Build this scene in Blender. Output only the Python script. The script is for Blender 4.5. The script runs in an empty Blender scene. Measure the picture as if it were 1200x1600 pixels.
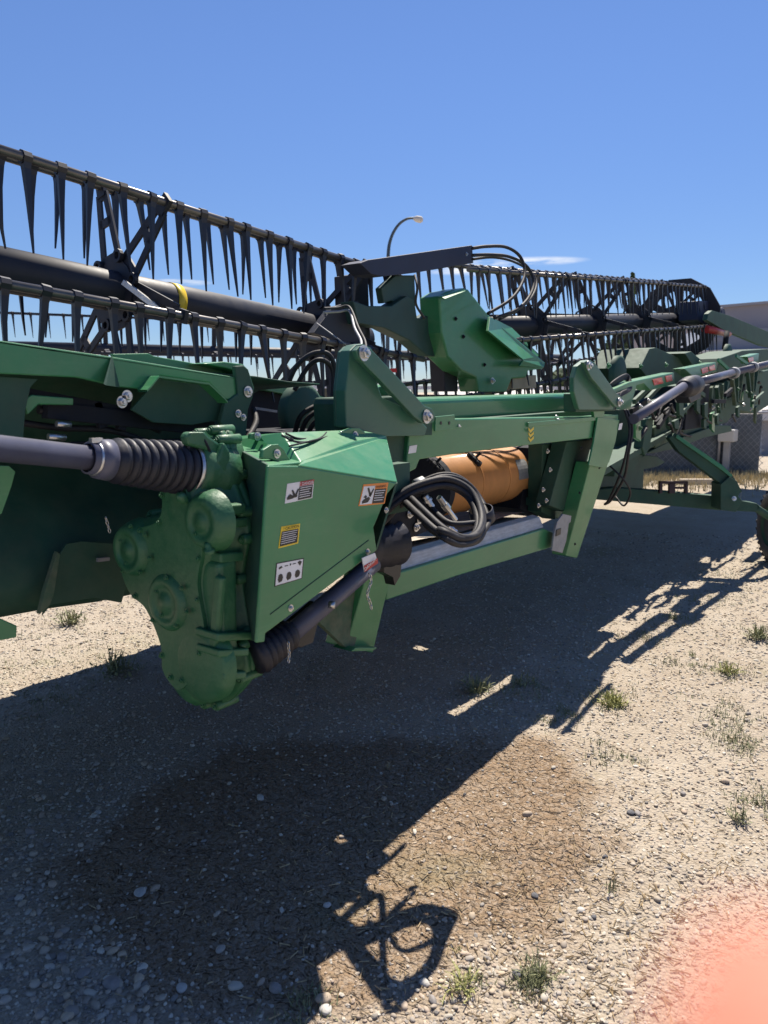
import bpy, bmesh, math, random
import numpy as np
from mathutils import Vector, Matrix
from mathutils.geometry import tessellate_polygon

random.seed(7)
rng = np.random.default_rng(11)
sc = bpy.context.scene
col = sc.collection
R_ = math.radians

# ------------------------------------------------------------------ camera
FPX = 1186.0
PITCH, YAW = R_(9.0), R_(37.0)
CAM = Vector((0, 0, 1.65))
FW = Vector((math.cos(YAW) * math.cos(PITCH), math.sin(YAW) * math.cos(PITCH), -math.sin(PITCH)))
RT = Vector((math.sin(YAW), -math.cos(YAW), 0))
UP = RT.cross(FW)
cam_d = bpy.data.cameras.new('camera')
cam = bpy.data.objects.new('camera', cam_d)
col.objects.link(cam)
cam.location = CAM
cam.rotation_euler = Matrix((RT, UP, -FW)).transposed().to_euler()
cam_d.sensor_fit = 'VERTICAL'
cam_d.sensor_height = 36
cam_d.lens = FPX / 1600 * 36
cam_d.clip_start = 0.002
cam_d.clip_end = 3000
cam_d.dof.use_dof = True
cam_d.dof.focus_distance = 3.4
cam_d.dof.aperture_fstop = 5.2
sc.camera = cam

# ------------------------------------------------------------------ world + sun
SUN_AZ, SUN_EL = 21.0, 61.0          # azimuth from +X towards +Y
sd = Vector((math.cos(R_(SUN_AZ)) * math.cos(R_(SUN_EL)), math.sin(R_(SUN_AZ)) * math.cos(R_(SUN_EL)), math.sin(R_(SUN_EL))))
w = bpy.data.worlds.new('World')
sc.world = w
w.use_nodes = True
nt = w.node_tree
nt.nodes.clear()
sky = nt.nodes.new('ShaderNodeTexSky')
sky.sky_type = 'NISHITA'
sky.sun_disc = False
sky.sun_elevation = R_(SUN_EL)
sky.sun_rotation = R_(90 - SUN_AZ)
sky.air_density = 1.0
sky.dust_density = 0.1
sky.ozone_density = 3.0
sky.altitude = 600
bg = nt.nodes.new('ShaderNodeBackground')
bg.inputs[1].default_value = 0.063
wo = nt.nodes.new('ShaderNodeOutputWorld')
# thin white clouds low over the horizon, placed by direction
tc = nt.nodes.new('ShaderNodeTexCoord')
mp = nt.nodes.new('ShaderNodeMapping')
mp.inputs['Scale'].default_value = (9, 9, 60)
nz = nt.nodes.new('ShaderNodeTexNoise')
nz.inputs['Scale'].default_value = 1.6
nz.inputs['Detail'].default_value = 8
nz.inputs['Roughness'].default_value = 0.6
L = nt.links.new
L(tc.outputs['Generated'], mp.inputs[0]); L(mp.outputs[0], nz.inputs['Vector'])
def wmath(op, a, b=None, clamp=False):
    m = nt.nodes.new('ShaderNodeMath'); m.operation = op; m.use_clamp = clamp
    for i, x in enumerate((a, b)):
        if x is None: continue
        if isinstance(x, (int, float)): m.inputs[i].default_value = x
        else: L(x, m.inputs[i])
    return m.outputs[0]
def wdot(vec):
    d = nt.nodes.new('ShaderNodeVectorMath'); d.operation = 'DOT_PRODUCT'; d.inputs[1].default_value = vec
    L(tc.outputs['Generated'], d.inputs[0]); return d.outputs['Value']
cloud = None
# (azimuth offset from the view in degrees, elevation, half width, half height, density)
for az, el, wa, wb, dens in ((-9.6, 9.1, 0.09, 0.0065, 1.2), (-6.6, 8.6, 0.07, 0.007, 1.4), (14.4, 7.6, 0.040, 0.004, 1.0), (-20.3, 7.3, 0.03, 0.003, 0.6), (24.0, 7.0, 0.06, 0.006, 1.0), (40, 9, 0.2, 0.012, 1.2), (-45, 8, 0.16, 0.010, 1.1), (75, 11, 0.22, 0.014, 1.2), (120, 9, 0.25, 0.015, 1.2), (-100, 10, 0.2, 0.014, 1.2)):
    th = YAW + R_(az)
    a = wmath('DIVIDE', wdot((-math.sin(th), math.cos(th), 0)), wa)
    b = wmath('DIVIDE', wmath('SUBTRACT', wdot((0, 0, 1)), math.sin(R_(el))), wb)
    e = wmath('SUBTRACT', 1.0, wmath('ADD', wmath('MULTIPLY', a, a), wmath('MULTIPLY', b, b)))
    e = wmath('MULTIPLY', e, wmath('GREATER_THAN', wdot((math.cos(th), math.sin(th), 0)), 0.3))
    e = wmath('MULTIPLY', wmath('MAXIMUM', e, 0.0), dens)
    cloud = e if cloud is None else wmath('MAXIMUM', cloud, e)
ns = wmath('MULTIPLY', wmath('SUBTRACT', nz.outputs[0], 0.36), 4.0, True)
mulo = wmath('MULTIPLY', cloud, ns, True)
mx = nt.nodes.new('ShaderNodeMixRGB')
mx.inputs[2].default_value = (8.6, 8.9, 9.4, 1)
tint = nt.nodes.new('ShaderNodeMixRGB'); tint.blend_type = 'MULTIPLY'; tint.inputs[0].default_value = 1
tint.inputs[2].default_value = (0.76, 0.88, 1.13, 1)
L(sky.outputs[0], tint.inputs[1])
zr = nt.nodes.new('ShaderNodeMapRange'); zr.interpolation_type = 'SMOOTHSTEP'; zr.inputs['From Min'].default_value = 0.0; zr.inputs['From Max'].default_value = 0.42
zr.inputs['To Min'].default_value = 0.80; zr.inputs['To Max'].default_value = 1.03
L(wdot((0, 0, 1)), zr.inputs[0])
zm = nt.nodes.new('ShaderNodeVectorMath'); zm.operation = 'SCALE'; L(tint.outputs[0], zm.inputs[0]); L(zr.outputs[0], zm.inputs['Scale'])
L(mulo, mx.inputs[0]); L(zm.outputs[0], mx.inputs[1]); L(mx.outputs[0], bg.inputs[0]); L(bg.outputs[0], wo.inputs[0])

sun_d = bpy.data.lights.new('sun', 'SUN')
sun_d.energy = 5.0
sun_d.angle = R_(0.53)
sun_d.color = (1, 0.915, 0.79)
sun = bpy.data.objects.new('sun', sun_d)
col.objects.link(sun)
sun.rotation_euler = sd.to_track_quat('Z', 'Y').to_euler()
sun.location = (0, 0, 20)

sc.view_settings.view_transform = 'Standard'
sc.view_settings.look = 'None'
sc.view_settings.exposure = 0.85
sc.view_settings.gamma = 1
sc.view_settings.use_curve_mapping = False
sc.render.engine = 'CYCLES'
sc.cycles.max_bounces = 8

# ------------------------------------------------------------------ helpers
def P(u, v, **k):
    r = FW + RT * ((u - 600) / FPX) + UP * ((800 - v) / FPX)
    a, c = list(k.items())[0]
    if a == 'd':
        return CAM + r * c
    i = 'XYZ'.index(a)
    return CAM + r * ((c - CAM[i]) / r[i])

WL = {}
def tag(o, label=None, cat=None, group=None, kind=None):
    if label: o['label'] = label
    if cat: o['category'] = cat
    if group: o['group'] = group
    if kind: o['kind'] = kind
    return o

def empty(name, loc, **k):
    o = bpy.data.objects.new(name, None)
    col.objects.link(o)
    o.location = loc
    o.empty_display_size = 0.2
    WL[o] = Vector(loc)
    return tag(o, **k)

def link(o, parent, wloc):
    col.objects.link(o)
    WL[o] = Vector(wloc)
    if parent is not None:
        o.parent = parent
        o.location = WL[o] - WL[parent]
    else:
        o.location = wloc

class MB:
    def __init__(s):
        s.v, s.f, s.sm, s.mi = [], [], [], []
    def add(s, vs, fs, smooth=False, mi=0):
        b = len(s.v)
        s.v += [Vector(x) for x in vs]
        for f in fs:
            s.f.append([i + b for i in f]); s.sm.append(smooth); s.mi.append(mi)
        return s
    def prism(s, pts, ex, mi=0):
        pts = [Vector(p) for p in pts]; ex = Vector(ex); n = len(pts)
        tris = tessellate_polygon([pts])
        nrm = Vector((0, 0, 0))
        for i in range(n):
            nrm += pts[i].cross(pts[(i + 1) % n])
        flip = nrm.dot(ex) > 0
        # tessellation triangles share the polygon winding or its reverse; recalculated on build
        vs = pts + [p + ex for p in pts]
        fs = []
        if n <= 4:
            fs.append(list(range(n))); fs.append([i + n for i in reversed(range(n))])
        else:
            fs += [list(t) for t in tris] + [[t[2] + n, t[1] + n, t[0] + n] for t in tris]
        for i in range(n):
            j = (i + 1) % n
            fs.append([i, i + n, j + n, j])
        return s.add(vs, fs, mi=mi)
    def box(s, c, sx, sy, sz, rot=None, mi=0):
        c = Vector(c); vs = []
        for x in (-1, 1):
            for y in (-1, 1):
                for z in (-1, 1):
                    p = Vector((x * sx / 2, y * sy / 2, z * sz / 2))
                    if rot: p = rot @ p
                    vs.append(c + p)
        return s.add(vs, [[0, 1, 3, 2], [4, 6, 7, 5], [0, 4, 5, 1], [2, 3, 7, 6], [0, 2, 6, 4], [1, 5, 7, 3]], mi=mi)
    def bar(s, a, b, w1, w2, up=(0, 0, 1), mi=0):
        a, b = Vector(a), Vector(b); d = (b - a).normalized()
        x = d.cross(Vector(up)).normalized(); z = x.cross(d)
        vs = []
        for p in (a, b):
            for sx, sz in ((-1, -1), (1, -1), (1, 1), (-1, 1)):
                vs.append(p + x * sx * w1 / 2 + z * sz * w2 / 2)
        return s.add(vs, [[3, 2, 1, 0], [4, 5, 6, 7], [0, 1, 5, 4], [1, 2, 6, 5], [2, 3, 7, 6], [3, 0, 4, 7]], mi=mi)
    def tube(s, pts, r, n=10, smooth_path=True, cap=True, mi=0):
        pts = [Vector(p) for p in pts]
        if smooth_path and len(pts) > 2: pts = spline(pts)
        rs = r if isinstance(r, (list, tuple)) else [r] * len(pts)
        m = len(pts); t0 = (pts[1] - pts[0]).normalized()
        nx = t0.orthogonal().normalized(); vs = []
        for i in range(m):
            t = (pts[min(i + 1, m - 1)] - pts[max(i - 1, 0)]).normalized()
            nx = (nx - t * nx.dot(t)).normalized(); ny = t.cross(nx)
            for k in range(n):
                a = 2 * math.pi * k / n
                vs.append(pts[i] + (nx * math.cos(a) + ny * math.sin(a)) * rs[i])
        fs = [[i * n + k, i * n + (k + 1) % n, (i + 1) * n + (k + 1) % n, (i + 1) * n + k] for i in range(m - 1) for k in range(n)]
        s.add(vs, fs, True, mi)
        if cap:
            b = len(s.v) - len(vs)
            s.f.append([b + k for k in reversed(range(n))]); s.sm.append(False); s.mi.append(mi)
            s.f.append([b + (m - 1) * n + k for k in range(n)]); s.sm.append(False); s.mi.append(mi)
        return s
    def lathe(s, a, d, prof, n=28, smooth=True, mi=0):
        a = Vector(a); d = Vector(d).normalized(); x = d.orthogonal().normalized(); y = d.cross(x); vs = []
        for t, r in prof:
            for k in range(n):
                an = 2 * math.pi * k / n
                vs.append(a + d * t + (x * math.cos(an) + y * math.sin(an)) * max(r, 1e-4))
        m = len(prof)
        fs = [[i * n + k, i * n + (k + 1) % n, (i + 1) * n + (k + 1) % n, (i + 1) * n + k] for i in range(m - 1) for k in range(n)]
        return s.add(vs, fs, smooth, mi)
    def build(s, name, mat, parent=None, bevel=0, origin=None, seg=2, **k):
        me = bpy.data.meshes.new(name)
        if origin is None:
            lo = Vector([min(v[i] for v in s.v) for i in range(3)]); hi = Vector([max(v[i] for v in s.v) for i in range(3)])
            origin = (lo + hi) / 2
            if parent is None: origin = Vector((origin.x, origin.y, lo.z))
        origin = Vector(origin)
        me.from_pydata([v - origin for v in s.v], [], s.f)
        me.polygons.foreach_set('use_smooth', s.sm)
        for m in (mat if isinstance(mat, (list, tuple)) else [mat]): me.materials.append(m)
        me.polygons.foreach_set('material_index', s.mi)
        bm = bmesh.new(); bm.from_mesh(me); bmesh.ops.recalc_face_normals(bm, faces=bm.faces); bm.to_mesh(me); bm.free()
        me.update()
        o = bpy.data.objects.new(name, me)
        link(o, parent, origin)
        if bevel:
            b = o.modifiers.new('bevel', 'BEVEL'); b.width = bevel; b.segments = seg; b.limit_method = 'ANGLE'; b.angle_limit = R_(40); b.harden_normals = False
        return tag(o, **k)

def spline(pts, sub=7):
    out = []
    n = len(pts)
    for i in range(n - 1):
        p0, p1, p2, p3 = pts[max(i - 1, 0)], pts[i], pts[i + 1], pts[min(i + 2, n - 1)]
        for j in range(sub):
            t = j / sub
            out.append(0.5 * ((2 * p1) + (p2 - p0) * t + (2 * p0 - 5 * p1 + 4 * p2 - p3) * t * t + (3 * p1 - p0 - 3 * p2 + p3) * t ** 3))
    out.append(pts[-1])
    return out

# ------------------------------------------------------------------ materials
def mat(name, colr, rough=0.5, metal=0.0, var=0.12, scale=6.0, bump=0.0, bscale=60, coat=0.0, dust=0.0, dustc=(0.33, 0.27, 0.19), detail=6, streak=None, spec=0.5, wear=0.0):
    m = bpy.data.materials.new(name); m.use_nodes = True
    t = m.node_tree; b = t.nodes['Principled BSDF']; K = t.links.new
    g = t.nodes.new('ShaderNodeNewGeometry')
    n1 = t.nodes.new('ShaderNodeTexNoise'); n1.inputs['Scale'].default_value = scale; n1.inputs['Detail'].default_value = detail
    n1.inputs['Roughness'].default_value = 0.6
    mpn = t.nodes.new('ShaderNodeMapping')
    if streak: mpn.inputs['Scale'].default_value = streak
    K(g.outputs['Position'], mpn.inputs[0]); K(mpn.outputs[0], n1.inputs['Vector'])
    r = t.nodes.new('ShaderNodeMapRange'); r.inputs['From Min'].default_value = 0.3; r.inputs['From Max'].default_value = 0.7
    r.inputs['To Min'].default_value = 1 - var; r.inputs['To Max'].default_value = 1 + var
    K(n1.outputs[0], r.inputs[0])
    h = t.nodes.new('ShaderNodeVectorMath'); h.operation = 'SCALE'; h.inputs[0].default_value = colr
    K(r.outputs[0], h.inputs['Scale'])
    last = h.outputs[0]
    if wear:
        n4 = t.nodes.new('ShaderNodeTexNoise'); n4.inputs['Scale'].default_value = 2.6; n4.inputs['Detail'].default_value = 12; n4.inputs['Roughness'].default_value = 0.78; n4.inputs['Distortion'].default_value = 0.6
        mp4 = t.nodes.new('ShaderNodeMapping'); mp4.inputs['Scale'].default_value = (1.0, 1.0, 5.0); K(g.outputs['Position'], mp4.inputs[0]); K(mp4.outputs[0], n4.inputs['Vector'])
        r4 = t.nodes.new('ShaderNodeMapRange'); r4.inputs['From Min'].default_value = 0.52; r4.inputs['From Max'].default_value = 0.72; r4.inputs['To Max'].default_value = wear; K(n4.outputs[0], r4.inputs[0])
        m4 = t.nodes.new('ShaderNodeMixRGB'); m4.inputs[2].default_value = (colr[0] * 2.6 + 0.03, colr[1] * 1.25 + 0.03, colr[2] * 1.5 + 0.03, 1); K(r4.outputs[0], m4.inputs[0]); K(last, m4.inputs[1]); last = m4.outputs[0]
        n5 = t.nodes.new('ShaderNodeTexVoronoi'); n5.feature = 'DISTANCE_TO_EDGE'; n5.inputs['Scale'].default_value = 7
        mp5 = t.nodes.new('ShaderNodeMapping'); mp5.inputs['Scale'].default_value = (1, 1, 0.35); mp5.inputs['Rotation'].default_value = (0.4, 0.9, 0.3); K(g.outputs['Position'], mp5.inputs[0]); K(mp5.outputs[0], n5.inputs['Vector'])
        r5 = t.nodes.new('ShaderNodeMapRange'); r5.inputs['From Min'].default_value = 0.006; r5.inputs['From Max'].default_value = 0.0; r5.inputs['To Max'].default_value = 0.45; K(n5.outputs['Distance'], r5.inputs[0])
        x5 = t.nodes.new('ShaderNodeMath'); x5.operation = 'MULTIPLY'; K(r5.outputs[0], x5.inputs[0]); K(r4.outputs[0], x5.inputs[1])
        m5 = t.nodes.new('ShaderNodeMixRGB'); m5.inputs[2].default_value = (0.16, 0.20, 0.15, 1); K(x5.outputs[0], m5.inputs[0]); K(last, m5.inputs[1]); last = m5.outputs[0]
    if dust > 0:
        n2 = t.nodes.new('ShaderNodeTexNoise'); n2.inputs['Scale'].default_value = 14; n2.inputs['Detail'].default_value = 9; n2.inputs['Roughness'].default_value = 0.7
        K(g.outputs['Position'], n2.inputs['Vector'])
        r2 = t.nodes.new('ShaderNodeMapRange'); r2.inputs['From Min'].default_value = 0.38; r2.inputs['From Max'].default_value = 0.8
        r2.inputs['To Max'].default_value = dust
        K(n2.outputs[0], r2.inputs[0])
        mm = t.nodes.new('ShaderNodeMixRGB'); mm.inputs[2].default_value = (*dustc, 1)
        K(r2.outputs[0], mm.inputs[0]); K(last, mm.inputs[1]); last = mm.outputs[0]
        r3 = t.nodes.new('ShaderNodeMapRange'); r3.inputs['To Min'].default_value = rough; r3.inputs['To Max'].default_value = min(rough + 0.35, 1)
        K(n2.outputs[0], r3.inputs[0]); K(r3.outputs[0], b.inputs['Roughness'])
    else:
        b.inputs['Roughness'].default_value = rough
    K(last, b.inputs['Base Color'])
    b.inputs['Metallic'].default_value = metal
    b.inputs['Coat Weight'].default_value = coat
    b.inputs['Specular IOR Level'].default_value = spec
    b.inputs['Coat Roughness'].default_value = 0.12
    if bump:
        n3 = t.nodes.new('ShaderNodeTexNoise'); n3.inputs['Scale'].default_value = bscale; n3.inputs['Detail'].default_value = 4
        K(g.outputs['Position'], n3.inputs['Vector'])
        bp = t.nodes.new('ShaderNodeBump'); bp.inputs['Strength'].default_value = bump; bp.inputs['Distance'].default_value = 0.01
        K(n3.outputs[0], bp.inputs['Height']); K(bp.outputs[0], b.inputs['Normal'])
    return m

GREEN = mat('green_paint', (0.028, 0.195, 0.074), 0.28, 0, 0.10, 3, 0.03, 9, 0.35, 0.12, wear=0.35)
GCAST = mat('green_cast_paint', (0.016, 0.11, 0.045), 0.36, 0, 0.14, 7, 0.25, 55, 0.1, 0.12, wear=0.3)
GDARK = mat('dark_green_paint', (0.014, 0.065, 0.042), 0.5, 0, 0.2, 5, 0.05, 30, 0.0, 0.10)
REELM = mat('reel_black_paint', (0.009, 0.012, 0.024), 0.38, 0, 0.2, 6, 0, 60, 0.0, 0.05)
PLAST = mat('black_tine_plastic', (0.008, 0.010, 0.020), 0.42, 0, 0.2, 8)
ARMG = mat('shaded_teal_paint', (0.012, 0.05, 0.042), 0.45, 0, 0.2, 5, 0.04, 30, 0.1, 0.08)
GSHADE = mat('shade_toned_green_paint', (0.022, 0.115, 0.072), 0.36, 0, 0.12, 3, 0.03, 9, 0.25, 0.10, wear=0.3)  # the green paint darkened to put shade on the pivot brackets
BAR = mat('bat_bar_metal', (0.13, 0.12, 0.115), 0.32, 0.5, 0.2, 9)
RUB = mat('black_rubber', (0.007, 0.009, 0.020), 0.36, 0, 0.25, 20, 0.1, 90, 0, 0.035)
HOSE = mat('hose_rubber', (0.010, 0.011, 0.017), 0.46, 0, 0.2, 30, 0.12, 200, 0.0, 0.10, spec=0.4)
SHAFT = mat('grey_shaft_guard', (0.065, 0.07, 0.115), 0.34, 0, 0.15, 8, 0.05, 50, 0.2, 0.06)
STEEL = mat('zinc_steel', (0.55, 0.55, 0.56), 0.32, 0.9, 0.15, 30, 0.1, 120)
GALV = mat('grey_galvanised_plate', (0.30, 0.31, 0.33), 0.45, 0.5, 0.15, 22, 0.05, 80, 0, 0.2)
ALU = mat('bare_aluminium_lip', (0.55, 0.52, 0.49), 0.45, 0.25, 0.2, 12, 0.05, 40, 0, 0.35, streak=(1, 8, 8))
APRON = mat('pale_dusty_apron', (0.42, 0.38, 0.33), 0.7, 0, 0.3, 5, 0.1, 50, 0, 0.4, streak=(1, 6, 1))
ORANGE = mat('orange_brown_drum', (0.50, 0.21, 0.055), 0.5, 0, 0.16, 3, 0.05, 30, 0.1, 0.25, (0.24, 0.15, 0.08), streak=(2, 1, 1))
RED = mat('red_paint', (0.42, 0.03, 0.03), 0.4)
REDREF = mat('red_orange_reflector', (0.85, 0.09, 0.05), 0.25, 0, 0.3, 60, 0, 60, 0.6)
YELL = mat('yellow_decal', (0.75, 0.53, 0.03), 0.4)
ORNG = mat('orange_decal', (0.80, 0.25, 0.04), 0.4)
WHITE = mat('white_decal', (0.72, 0.72, 0.74), 0.4)
INK = mat('black_decal_ink', (0.012, 0.012, 0.016), 0.4)
TEAL = mat('dark_teal_scuff', (0.02, 0.09, 0.09), 0.5)
NAVY = mat('navy_channel_paint', (0.012, 0.020, 0.055), 0.45, 0, 0.2, 5, 0, 50, 0.0, 0.04)
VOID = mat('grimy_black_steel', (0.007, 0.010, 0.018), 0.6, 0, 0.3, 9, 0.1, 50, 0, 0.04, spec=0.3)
CANVAS = mat('tan_draper_canvas', (0.35, 0.28, 0.2), 0.8, 0, 0.2, 10)
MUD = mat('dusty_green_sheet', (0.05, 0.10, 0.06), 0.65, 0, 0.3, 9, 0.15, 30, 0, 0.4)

# ------------------------------------------------------------------ ground sheet
def hnoise(x, y, seed=0):
    def hsh(ix, iy):
        n = (ix * 374761393 + iy * 668265263 + seed * 974711) & 0x7fffffff
        n = ((n ^ (n >> 13)) * 1274126177) & 0x7fffffff
        return ((n ^ (n >> 16)) & 0xffff) / 65535.0
    ix = np.floor(x).astype(np.int64); iy = np.floor(y).astype(np.int64)
    fx = x - ix; fy = y - iy
    fx = fx * fx * (3 - 2 * fx); fy = fy * fy * (3 - 2 * fy)
    return (hsh(ix, iy) * (1 - fx) + hsh(ix + 1, iy) * fx) * (1 - fy) + (hsh(ix, iy + 1) * (1 - fx) + hsh(ix + 1, iy + 1) * fx) * fy

def ground_z(x, y):
    x = np.asarray(x, float); y = np.asarray(y, float)
    near = np.exp(-(np.maximum(np.hypot(x - 3, y - 2) - 5, 0) / 9) ** 2)
    z = (hnoise(x * 0.6, y * 0.6, 1) - 0.5) * 0.05 + (hnoise(x * 2.3, y * 2.3, 2) - 0.5) * 0.022
    z += (hnoise(x * 9, y * 9, 3) - 0.5) * 0.012 + (hnoise(x * 22, y * 22, 4) - 0.5) * 0.007 + (hnoise(x * 45, y * 45, 5) - 0.5) * 0.005
    return z * near

def axis(lo, hi, step, far):
    a = list(np.arange(lo, hi, step)); s = step
    while a[-1] < far: s *= 1.16; a.append(a[-1] + s)
    s = step; b = []; c = lo
    while c > -far: s *= 1.16; c -= s; b.append(c)
    return np.array(b[::-1] + a)
gx, gy = axis(0.4, 8.0, 0.021, 1500), axis(-1.2, 5.0, 0.021, 1500)
X, Y = np.meshgrid(gx, gy)
nx_, ny_ = len(gx), len(gy)
co = np.stack([X.ravel(), Y.ravel(), ground_z(X, Y).ravel()], 1).astype(np.float32)
idx = np.arange(nx_ * ny_).reshape(ny_, nx_)
q = np.stack([idx[:-1, :-1], idx[:-1, 1:], idx[1:, 1:], idx[1:, :-1]], -1).reshape(-1, 4).astype(np.int32)
def np_mesh(name, co, faces, smooth=True):
    me = bpy.data.meshes.new(name)
    nf, k = faces.shape
    me.vertices.add(len(co)); me.vertices.foreach_set('co', np.ascontiguousarray(co, np.float32).ravel())
    me.loops.add(nf * k); me.loops.foreach_set('vertex_index', np.ascontiguousarray(faces, np.int32).ravel())
    me.polygons.add(nf); me.polygons.foreach_set('loop_start', np.arange(0, nf * k, k, dtype=np.int32))
    me.polygons.foreach_set('loop_total', np.full(nf, k, np.int32))
    me.polygons.foreach_set('use_smooth', np.full(nf, smooth))
    me.update(calc_edges=True)
    return me

gm = bpy.data.materials.new('gravel_yard_dirt'); gm.use_nodes = True
t = gm.node_tree; b = t.nodes['Principled BSDF']; K = t.links.new
geo = t.nodes.new('ShaderNodeNewGeometry')
def noise(sc_, det=6, rough=0.6, vec=None):
    n = t.nodes.new('ShaderNodeTexNoise'); n.inputs['Scale'].default_value = sc_; n.inputs['Detail'].default_value = det; n.inputs['Roughness'].default_value = rough
    K(vec or geo.outputs['Position'], n.inputs['Vector']); return n.outputs[0]
def ramp(inp, a, b_, lo=0.0, hi=1.0):
    r = t.nodes.new('ShaderNodeMapRange'); r.inputs['From Min'].default_value = a; r.inputs['From Max'].default_value = b_
    r.inputs['To Min'].default_value = lo; r.inputs['To Max'].default_value = hi
    K(inp, r.inputs[0]); return r.outputs[0]
def mixc(f, a, b_, bt='MIX'):
    m = t.nodes.new('ShaderNodeMixRGB'); m.blend_type = bt
    for i, x in ((0, f), (1, a), (2, b_)):
        if isinstance(x, (int, float)): m.inputs[i].default_value = x
        elif isinstance(x, tuple): m.inputs[i].default_value = (*x, 1)
        else: K(x, m.inputs[i])
    return m.outputs[0]
c = mixc(ramp(noise(0.5, 4), 0.35, 0.65), (0.37, 0.315, 0.25), (0.42, 0.37, 0.30))
c = mixc(ramp(noise(3.0, 8, 0.7), 0.4, 0.75, 0, 0.6), c, (0.27, 0.21, 0.145))
# the raked patch of finer orange-brown dirt in the middle of the gravel
pat = t.nodes.new('ShaderNodeAttribute'); pat.attribute_name = 'fine_dirt'; patch = ramp(pat.outputs['Fac'], 0, 1, 0, 0.9)
c = mixc(patch, c, (0.25, 0.17, 0.105))
vor = t.nodes.new('ShaderNodeTexVoronoi'); vor.inputs['Scale'].default_value = 75; K(geo.outputs['Position'], vor.inputs['Vector'])
vg = t.nodes.new('ShaderNodeRGBToBW'); K(vor.outputs['Color'], vg.inputs[0])
c = mixc(ramp(vg.outputs[0], 0.2, 0.8, 0, 0.32), c, mixc(vg.outputs[0], (0.20, 0.17, 0.14), (0.52, 0.46, 0.39)))
# sparse dry-green tint in the weedy parts, far band of straw grass
c = mixc(ramp(noise(1.1, 7, 0.65), 0.56, 0.8, 0, 0.5), c, (0.20, 0.21, 0.10))
K(c, b.inputs['Base Color']); b.inputs['Roughness'].default_value = 0.93; b.inputs['Specular IOR Level'].default_value = 0.15
bp = t.nodes.new('ShaderNodeBump'); bp.inputs['Strength'].default_value = 0.75; bp.inputs['Distance'].default_value = 0.012
wv = t.nodes.new('ShaderNodeTexWave'); wv.inputs['Scale'].default_value = 6; wv.inputs['Distortion'].default_value = 14; wv.inputs['Detail'].default_value = 5; wv.inputs['Detail Scale'].default_value = 2.2
K(geo.outputs['Position'], wv.inputs['Vector'])
wp = t.nodes.new('ShaderNodeMath'); wp.operation = 'MULTIPLY'; K(wv.outputs['Fac'], wp.inputs[0]); K(patch, wp.inputs[1])
bp0 = t.nodes.new('ShaderNodeBump'); bp0.inputs['Strength'].default_value = 0.8; bp0.inputs['Distance'].default_value = 0.02; K(wp.outputs[0], bp0.inputs['Height']); K(bp0.outputs[0], bp.inputs['Normal'])
hsum = t.nodes.new('ShaderNodeMath'); hsum.operation = 'ADD'
K(ramp(vor.outputs['Distance'], 0, 0.9, 1, 0), hsum.inputs[0]); K(noise(120, 5), hsum.inputs[1]); K(hsum.outputs[0], bp.inputs['Height']); K(bp.outputs[0], b.inputs['Normal'])
def patch_w(x, y):
    poly = [P(u, v, Z=0) for u, v in ((860, 1165), (700, 1160), (540, 1150), (360, 1165), (210, 1255), (95, 1340), (60, 1430), (210, 1490), (330, 1580), (480, 1610), (600, 1560), (760, 1500), (880, 1450), (950, 1330), (930, 1230))]
    px_ = np.array([p.x for p in poly]); py_ = np.array([p.y for p in poly]); n = len(px_)
    x = np.asarray(x, float); y = np.asarray(y, float); ins_ = np.zeros(x.shape, bool); dmin = np.full(x.shape, 1e9)
    for i in range(n):
        x0, y0, x1, y1 = px_[i], py_[i], px_[(i + 1) % n], py_[(i + 1) % n]
        c_ = ((y0 > y) != (y1 > y)); xi = (x1 - x0) * (y - y0) / (y1 - y0 + 1e-12) + x0
        ins_ ^= c_ & (x < xi)
        L2 = (x1 - x0) ** 2 + (y1 - y0) ** 2; t_ = np.clip(((x - x0) * (x1 - x0) + (y - y0) * (y1 - y0)) / L2, 0, 1)
        dmin = np.minimum(dmin, np.hypot(x - x0 - t_ * (x1 - x0), y - y0 - t_ * (y1 - y0)))
    sdist = np.where(ins_, dmin, -dmin) + (hnoise(x * 7, y * 7, 9) - 0.5) * 0.14 + (hnoise(x * 25, y * 25, 10) - 0.5) * 0.07
    return np.clip(sdist / 0.16 + 0.5, 0, 1)
gme = np_mesh('ground', co, q)
pa = gme.attributes.new('fine_dirt', 'FLOAT', 'POINT'); pa.data.foreach_set('value', patch_w(co[:, 0], co[:, 1]).astype(np.float32)); gme.materials.append(gm)
go = bpy.data.objects.new('ground', gme); col.objects.link(go); go['kind'] = 'structure'

# ------------------------------------------------------------------ gravel (uncountable)
def ico(sub=1):
    bm = bmesh.new(); bmesh.ops.create_icosphere(bm, subdivisions=sub, radius=1)
    v = np.array([x.co for x in bm.verts], np.float32); f = np.array([[x.index for x in fc.verts] for fc in bm.faces], np.int32); bm.free()
    return v, f
stone_m = bpy.data.materials.new('pebble_stone'); stone_m.use_nodes = True
t2 = stone_m.node_tree; b2 = t2.nodes['Principled BSDF']
at = t2.nodes.new('ShaderNodeAttribute'); at.attribute_name = 'tone'
t2.links.new(at.outputs['Color'], b2.inputs['Base Color']); b2.inputs['Roughness'].default_value = 0.8; b2.inputs['Specular IOR Level'].default_value = 0.3
PAL = np.array([(0.43, 0.37, 0.30), (0.46, 0.42, 0.36), (0.34, 0.29, 0.24), (0.40, 0.32, 0.25), (0.24, 0.22, 0.20), (0.52, 0.48, 0.41), (0.37, 0.33, 0.29), (0.45, 0.37, 0.28)])
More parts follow.
